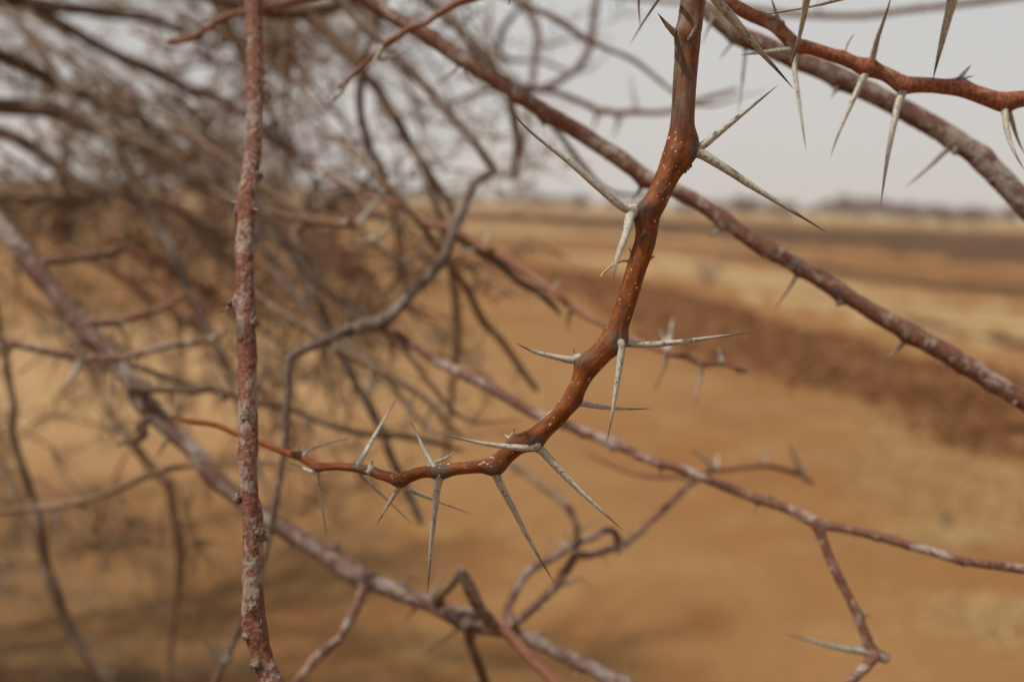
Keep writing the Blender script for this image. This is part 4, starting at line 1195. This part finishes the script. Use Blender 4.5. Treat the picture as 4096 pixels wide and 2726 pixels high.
blurred('grey branch curving down in the sky near the top centre', [(2, 1150, -60, 24), (2, 1230, 30, 26), (2, 1300, 120, 27), (2, 1332, 230, 27), (2, 1315, 400, 26), (2, 1295, 560, 22), (2, 1290, 600, 18)], (1.0, .95), M_ash, 73, (3, .015, .03))
blurred('grey arched branch bowed like a hook in the sky left of the hanging branch', [(2, 1740, -80, 26), (2, 1725, 0, 26), (2, 1705, 150, 27), (2, 1680, 320, 27), (2, 1610, 440, 26), (2, 1490, 535, 24), (2, 1370, 585, 22), (2, 1270, 590, 18)], (1.0, .95), M_ash, 74, (3, .015, .03))
blurred('thin brown twig crossing the arched branch in the sky', [(2, 1170, 0, 20), (2, 1380, 88, 21), (2, 1530, 172, 24), (2, 1650, 258, 21), (2, 1820, 335, 16)], (.74, .72), M_twig, 75, (3, .012, .03))
blurred('thin twig lying level in the sky behind the hanging branch', [(2, 1270, 585, 22), (2, 1450, 612, 20), (2, 1600, 672, 21), (2, 1750, 730, 22), (2, 1900, 748, 21), (2, 2200, 745, 20), (3, 200, 660, 18), (3, 420, 600, 14)], (.80, .84), M_twig, 76, None, (0.05, 0),
        thorns=[([(2, 1740, 740), (2, 1730, 780), (2, 1700, 880)], 20, 0), ([(2, 1885, 750), (2, 1875, 800), (2, 1838, 930)], 22, 0), ([(2, 1990, 745), (2, 1985, 690), (2, 1950, 490)], 18, 0)], tmat=M_thorn)
blurred('grey branch running just above the diagonal branch near the top', [(2, 520, -70, 36), (2, 620, 15, 36), (2, 720, 100, 36), (2, 850, 235, 34), (2, 950, 375, 30), (2, 1060, 490, 26), (2, 1150, 570, 20)], (.64, .62), M_ash, 77, (4, .012, .03))
blurred('wavy brown twig hanging left of the falling dark branch', [(2, 230, 250, 20), (2, 175, 420, 26), (2, 150, 600, 28), (2, 155, 760, 30), (2, 200, 930, 28), (2, 245, 1045, 26), (2, 315, 1175, 24), (2, 335, 1270, 16)], (.72, .76), M_twig, 78, (4, .012, .03))
blurred('brown twig hanging down below the middle of the diagonal branch', [(2, 1100, 560, 24), (2, 1150, 660, 30), (2, 1180, 800, 30), (2, 1205, 950, 30), (2, 1180, 1110, 24), (2, 1170, 1190, 14)], (.72, .76), M_twig, 79, (3, .012, .03), (.05, 0))
blurred('faint pale twig hooked in the sky under the top edge', [(2, 1230, 30, 18), (2, 1150, 130, 20), (2, 1085, 240, 22), (2, 1085, 350, 22), (2, 1150, 400, 20), (2, 1260, 405, 14)], (1.05, 1.1), M_ash, 80, (2, .015, .03))
blurred('pale twig running down beside the upright branch to its right', [(1, 1500, 1180, 24), (1, 1620, 1330, 26), (4, 1690, 10, 30), (4, 1760, 130, 30), (4, 1840, 290, 28), (4, 1930, 440, 24), (4, 2080, 600, 22), (4, 2200, 700, 18)], (.74, .70), M_ash, 81, (4, .012, .03))
blurred('brown twig above the elbow joining the tangle', [(1, 1900, 1350, 22), (1, 2050, 1460, 24), (4, 1960, 60, 24), (4, 2050, 220, 26), (4, 2080, 340, 26), (4, 2200, 440, 24), (4, 2340, 520, 22), (5, 180, 600, 18)], (.66, .62), M_twig, 82, (5, .012, .03))
blurred('red budded twig looping under the dark limb', [(1, 1640, 80, 22), (1, 1580, 90, 22), (1, 1500, 118, 22), (1, 1420, 165, 20), (1, 1290, 250, 22), (1, 1200, 268, 22), (1, 1130, 275, 16)], (.50, .52), M_twig_red, 83, (5, .006, .016), (.1, 0))
# heavy limbs of the tangle
TG = 'limbs of the tangle at upper left'
blurred('dark limb along the top left edge', [(1, -100, -10, 44), (1, 150, 15, 46), (1, 350, 40, 46), (1, 600, 70, 44), (1, 900, 110, 36), (1, 1150, 170, 26)], (1.05, 1.15), M_twig_dark, 84, (4, .02, .04), (.3, .1), 'tangle_limb', (), TG)
blurred('brown limb slanting down from the left edge in the upper tangle', [(1, -100, 320, 46), (1, 50, 385, 46), (1, 200, 455, 46), (1, 380, 545, 44), (1, 560, 640, 38), (1, 760, 720, 30), (1, 980, 830, 24)], (1.0, 1.1), M_twig_dark, 85, (4, .02, .04), (.3, .1), 'tangle_limb', (), TG)
blurred('brown limb in the middle of the tangle left of the upright branch', [(1, 350, 120, 36), (1, 550, 245, 38), (1, 700, 330, 40), (1, 900, 425, 42), (1, 1050, 490, 40), (1, 1250, 590, 32), (1, 1450, 650, 26), (1, 1620, 760, 20)], (.95, 1.0), M_twig_dark, 86, (5, .02, .04), (.3, .1), 'tangle_limb', (), TG)
blurred('longest dark limb sloping down through the tangle to the upright branch', [(1, -120, 700, 60), (1, 60, 715, 60), (1, 250, 725, 58), (1, 430, 755, 56), (1, 600, 850, 50), (1, 800, 925, 46), (1, 1000, 985, 42), (1, 1150, 1065, 40), (1, 1300, 1185, 36), (1, 1450, 1285, 32), (1, 1570, 1380, 26)], (.92, .80), M_twig_dark, 87, (6, .015, .035), (.3, .2), 'tangle_limb', (), TG)
blurred('low dark limb of the tangle under its longest limb', [(1, -80, 860, 48), (1, 120, 930, 48), (1, 270, 1020, 46), (1, 450, 1165, 46), (1, 600, 1250, 42), (1, 780, 1310, 34), (1, 1000, 1350, 26), (1, 1250, 1440, 20)], (.98, .92), M_twig_dark, 88, (5, .02, .04), (.3, .1), 'tangle_limb', (), TG)
blurred('short pinkish limb standing out in the tangle', [(1, 440, 600, 34), (1, 500, 690, 38), (1, 560, 790, 38), (1, 660, 880, 30), (1, 760, 960, 22)], (.74, .72), M_ash, 89, (3, .015, .03), (.15, .05), 'tangle_limb', (), TG)

# ================================================================== the tangle behind: many bare twigs, each its own branch
def wander(p, d, L, r0, r, n=8, kink=.17, droop=.0):
    P, R = [p], [r0]
    step = L / n
    d = d / np.linalg.norm(d)
    for k in range(n):
        d = d + r.normal(0, kink, 3) + np.array([0, 0, -droop])
        d /= np.linalg.norm(d)
        P.append(P[-1] + d * step)
        R.append(r0 * (1 - .75 * (k + 1) / n))
    return np.array(P), np.array(R)


def twig_meshes(p, d, L, r0, r, kids=5, sub=2, droop=.02):
    P, R = wander(p, d, L, r0, r, droop=droop)
    Q, Rq = P, R
    out = [tube(Q, Rq, 7, int(r.integers(0, 999)), .1)]
    for _ in range(kids):
        i = int(r.uniform(.2, .95) * (len(Q) - 1))
        i = max(1, i)
        dd = (Q[min(i + 1, len(Q) - 1)] - Q[i - 1])
        dd /= np.linalg.norm(dd)
        dd = dd + r.normal(0, .50, 3)
        l2 = L * r.uniform(.2, .5)
        P2, R2 = wander(Q[i], dd, l2, Rq[i] * .55, r, 6, .24, droop)
        Q2, Rq2 = P2, R2
        out.append(tube(Q2, Rq2, 6, 1, .08))
        for _ in range(sub):
            j = int(r.uniform(.2, .95) * (len(Q2) - 1))
            d3 = (Q2[-1] - Q2[0]) / l2 + r.normal(0, .7, 3)
            l3 = l2 * r.uniform(.2, .5)
            P3, R3 = wander(Q2[j], d3, l3, max(Rq2[j] * .6, .0006), r, 3, .18, droop)
            out.append(tube(P3, R3, 5, 1))
        for _ in range(4):                       # thorns, far too small here to tell apart
            j = int(r.uniform(0, .98) * (len(Q2) - 1))
            d3 = r.normal(0, 1, 3); d3 /= np.linalg.norm(d3)
            out.append(tube(np.array([Q2[j], Q2[j] + d3 * r.uniform(.014, .042)]), np.array([.0011, .0001]), 4, 0))
    return out


r = np.random.default_rng(77)
side_words = ['far left', 'left', 'middle', 'right']
CR, CU = CM[:3, 0], CM[:3, 1]
M_twig2 = make_twig('ochre_brown_twig', (.18, .115, .062), (.24, .155, .085))
M_twig3 = make_twig('pale_brown_twig', (.185, .115, .070), (.245, .155, .098))
TM = [M_twig3, M_twig_dark, M_twig2, M_twig_red]
n_t = 0


def tangle(X, Y, d, ang, lpx, rpx, kids, label, group):
    """one bare branch: starts at the given direction and distance and heads the way ang says (0 right, 90 down)"""
    p = W(X, Y, d)
    a = math.radians(ang)
    dirv = CR * math.cos(a) - CU * math.sin(a) + CM[:3, 2] * r.normal(0, .30)
    L = lpx * d / FPX
    V, F, B, t = join(twig_meshes(p, dirv, L, rpx * d / FPX, r, kids, 2))
    o = add('tangle_branch', mesh_of('tangle_branch', V, F, B, t, p), TM[[0, 1, 2, 0, 3, 2, 0][int(r.integers(0, 7))]], None, p)
    mi = TM.index(o.data.materials[0])
    c = to_px(V)
    ok = (c[:, 2] > 0) & (c[:, 0] > 0) & (c[:, 0] < PW) & (c[:, 1] > 0) & (c[:, 1] < PH)
    if ok.sum() < 8:                              # nothing of it would be in view
        bpy.data.objects.remove(o)
        return
    cx, cy = c[ok, 0].mean(), c[ok, 1].mean()
    th = 'thick' if rpx > 20 else 'slender' if rpx > 13 else 'very thin'
    co = ['brown', 'dark brown', 'brown', 'reddish'][mi]
    ang = abs(ang)
    sl = 'level' if ang < 14 else 'gently sloping' if ang < 30 else 'sloping' if ang < 48 else 'steep'
    col_ = ('touching left edge' if cx < 180 else 'near left edge' if cx < 420 else 'well left of upright branch' if cx < 680 else 'close left of upright branch' if cx < 920
            else 'behind upright branch' if cx < 1120 else 'close right of upright branch' if cx < 1400 else 'around grey elbow branch' if cx < 1800 else 'under diagonal branch')
    row_ = ('near the top' if cy < 180 else 'below the top' if cy < 360 else 'level with crossing twig' if cy < 540 else 'just above horizon' if cy < 760 else 'on the horizon' if cy < 900
            else 'just below horizon' if cy < 1100 else 'against bright sand' if cy < 1350 else 'at mid height' if cy < 1700 else 'over shaded sand')
    tag(o, f'{th} {co} {sl} twig {col_} {row_}', 'branch', 'bare twigs of the blurred tangle')


for k in range(80):        # upper left, against the sky
    X = r.uniform(-500, 900)
    Y = r.uniform(-250, 780) if k % 3 else r.uniform(350, 800)
    tangle(X, Y, r.uniform(1.0, 2.8), r.normal(28, 17), r.uniform(600, 1400), r.uniform(4, 12), 11,
           'bare brown twig lost in the blurred tangle at upper left', 'twigs of the upper left tangle')
for k in range(22):        # across the top, thinning out towards the right
    tangle(r.uniform(500, 1500), r.uniform(-350, 150), r.uniform(.85, 1.5), r.normal(48, 22), r.uniform(500, 1100), r.uniform(9, 17), 5,
           'bare twig hanging blurred between upright branch and diagonal branch', 'twigs between the upright and the diagonal branch')
for k in range(15):        # in front of the ground at left
    tangle(r.uniform(-400, 1200), r.uniform(800, 1300), r.uniform(.8, 1.6), r.normal(35, 25), r.uniform(500, 1100), r.uniform(9, 18), 5,
           'bare twig blurred against the sand under the tangle at left', 'twigs against the sand at left')
for k in range(80):        # fine kinked twigs from the tangle down to the middle of the picture
    tangle(r.uniform(-100, 1750), r.uniform(250, 1250), r.uniform(.75, 1.25), r.normal(40, 38), r.uniform(350, 850), r.uniform(4.5, 8.5), 5, '', '')
for k in range(30):        # a veil of the finest twigs over the sand at lower left
    tangle(r.uniform(-200, 1500), r.uniform(1150, 2300), r.uniform(.75, 1.15), r.normal(45, 50), r.uniform(300, 700), r.uniform(3.5, 6), 4, '', '')
for k in range(7):
    tangle(r.uniform(1350, 2300), r.uniform(-200, 200), r.uniform(1.2, 1.8), r.normal(75, 25), r.uniform(350, 650), r.uniform(6, 10), 4,
           'faint bare twig blurred in the sky left of the hanging branch', 'faint twigs in the sky')

# ---- the thorn tree the limbs belong to, standing left of the picture and shading the sand
tp = np.array([-3.1, 2.5, 0.0])
tree = add('thorn_tree', None, None, loc=tp)
ORIG[tree.name] = tp
tag(tree, 'bare thorn tree standing to the left, its crown shading the sand', 'tree')
P, R = resample([[0, 0, -.1], [.06, .02, .6], [.02, -.05, 1.3], [.08, 0, 2.0]], [.13, .10, .085, .07], .06)
V, F, B, t = tube(P, R, 20, 3, .15, .05)
add('trunk', mesh_of('trunk', V, F, B, t), M_old_grey, tree)
fine = []
for k in range(18):
    a = 2 * math.pi * k / 15 + r.normal(0, .2)
    e = np.array([math.cos(a), math.sin(a), r.uniform(.35, .8)])
    p0 = np.array([.05, 0, r.uniform(1.2, 2.0)])
    P, R = wander(p0, e, r.uniform(1.5, 2.4), .032, r, 8, .16, .06)
    Q, Rq = resample(P, R, .05)
    V, F, B, t = tube(Q, Rq, 9, k, .12)
    add('limb', mesh_of('limb', V, F, B, t), M_twig_dark, tree)
    for _ in range(24):
        i = int(r.uniform(.2, 1) * (len(Q) - 1))
        c = to_px((Q[i] + tp)[None])[0]
        if c[2] > 0 and -250 < c[0] < 4400 and c[1] > -250:
            continue
        fine += twig_meshes(Q[i], e + r.normal(0, .7, 3), r.uniform(.5, 1.0), .007, r, 5, 2, .02)
keep = []
for m_ in fine:
    c = to_px(m_[0] + tp)
    if not np.any((c[:, 2] > 0) & (c[:, 0] > 100) & (c[:, 1] > -60)):
        keep.append(m_)
V, F, B, t = join(keep)
o = add('crown', mesh_of('crown', V, F, B, t), M_twig, tree)
o['kind'] = 'stuff'


# ------------------------------------------------------------------ dusty air
HZ, ZB, ZT = 1400.0, -1.3, 7.5
V = [(x, y, z) for z in (ZB, ZT) for x, y in ((-HZ, -HZ), (HZ, -HZ), (HZ, HZ), (-HZ, HZ))]
F = [(3, 2, 1, 0), (4, 5, 6, 7), (0, 1, 5, 4), (1, 2, 6, 5), (2, 3, 7, 6), (3, 0, 4, 7)]
hm = bpy.data.materials.new('dusty_air')
hm.use_nodes = True
hn, hl = hm.node_tree.nodes, hm.node_tree.links
hn.clear()
ho = hn.new('ShaderNodeOutputMaterial')
hv = hn.new('ShaderNodeVolumePrincipled')
hv.inputs['Color'].default_value = (.93, .89, .85, 1)
hv.inputs['Density'].default_value = .0005
hv.inputs['Anisotropy'].default_value = .2
hl.new(hv.outputs['Volume'], ho.inputs['Volume'])
o = add('haze', mesh_of('haze', V, F, smooth=False), hm)
tag(o, 'thin dusty air over the whole plain', None, kind='stuff')
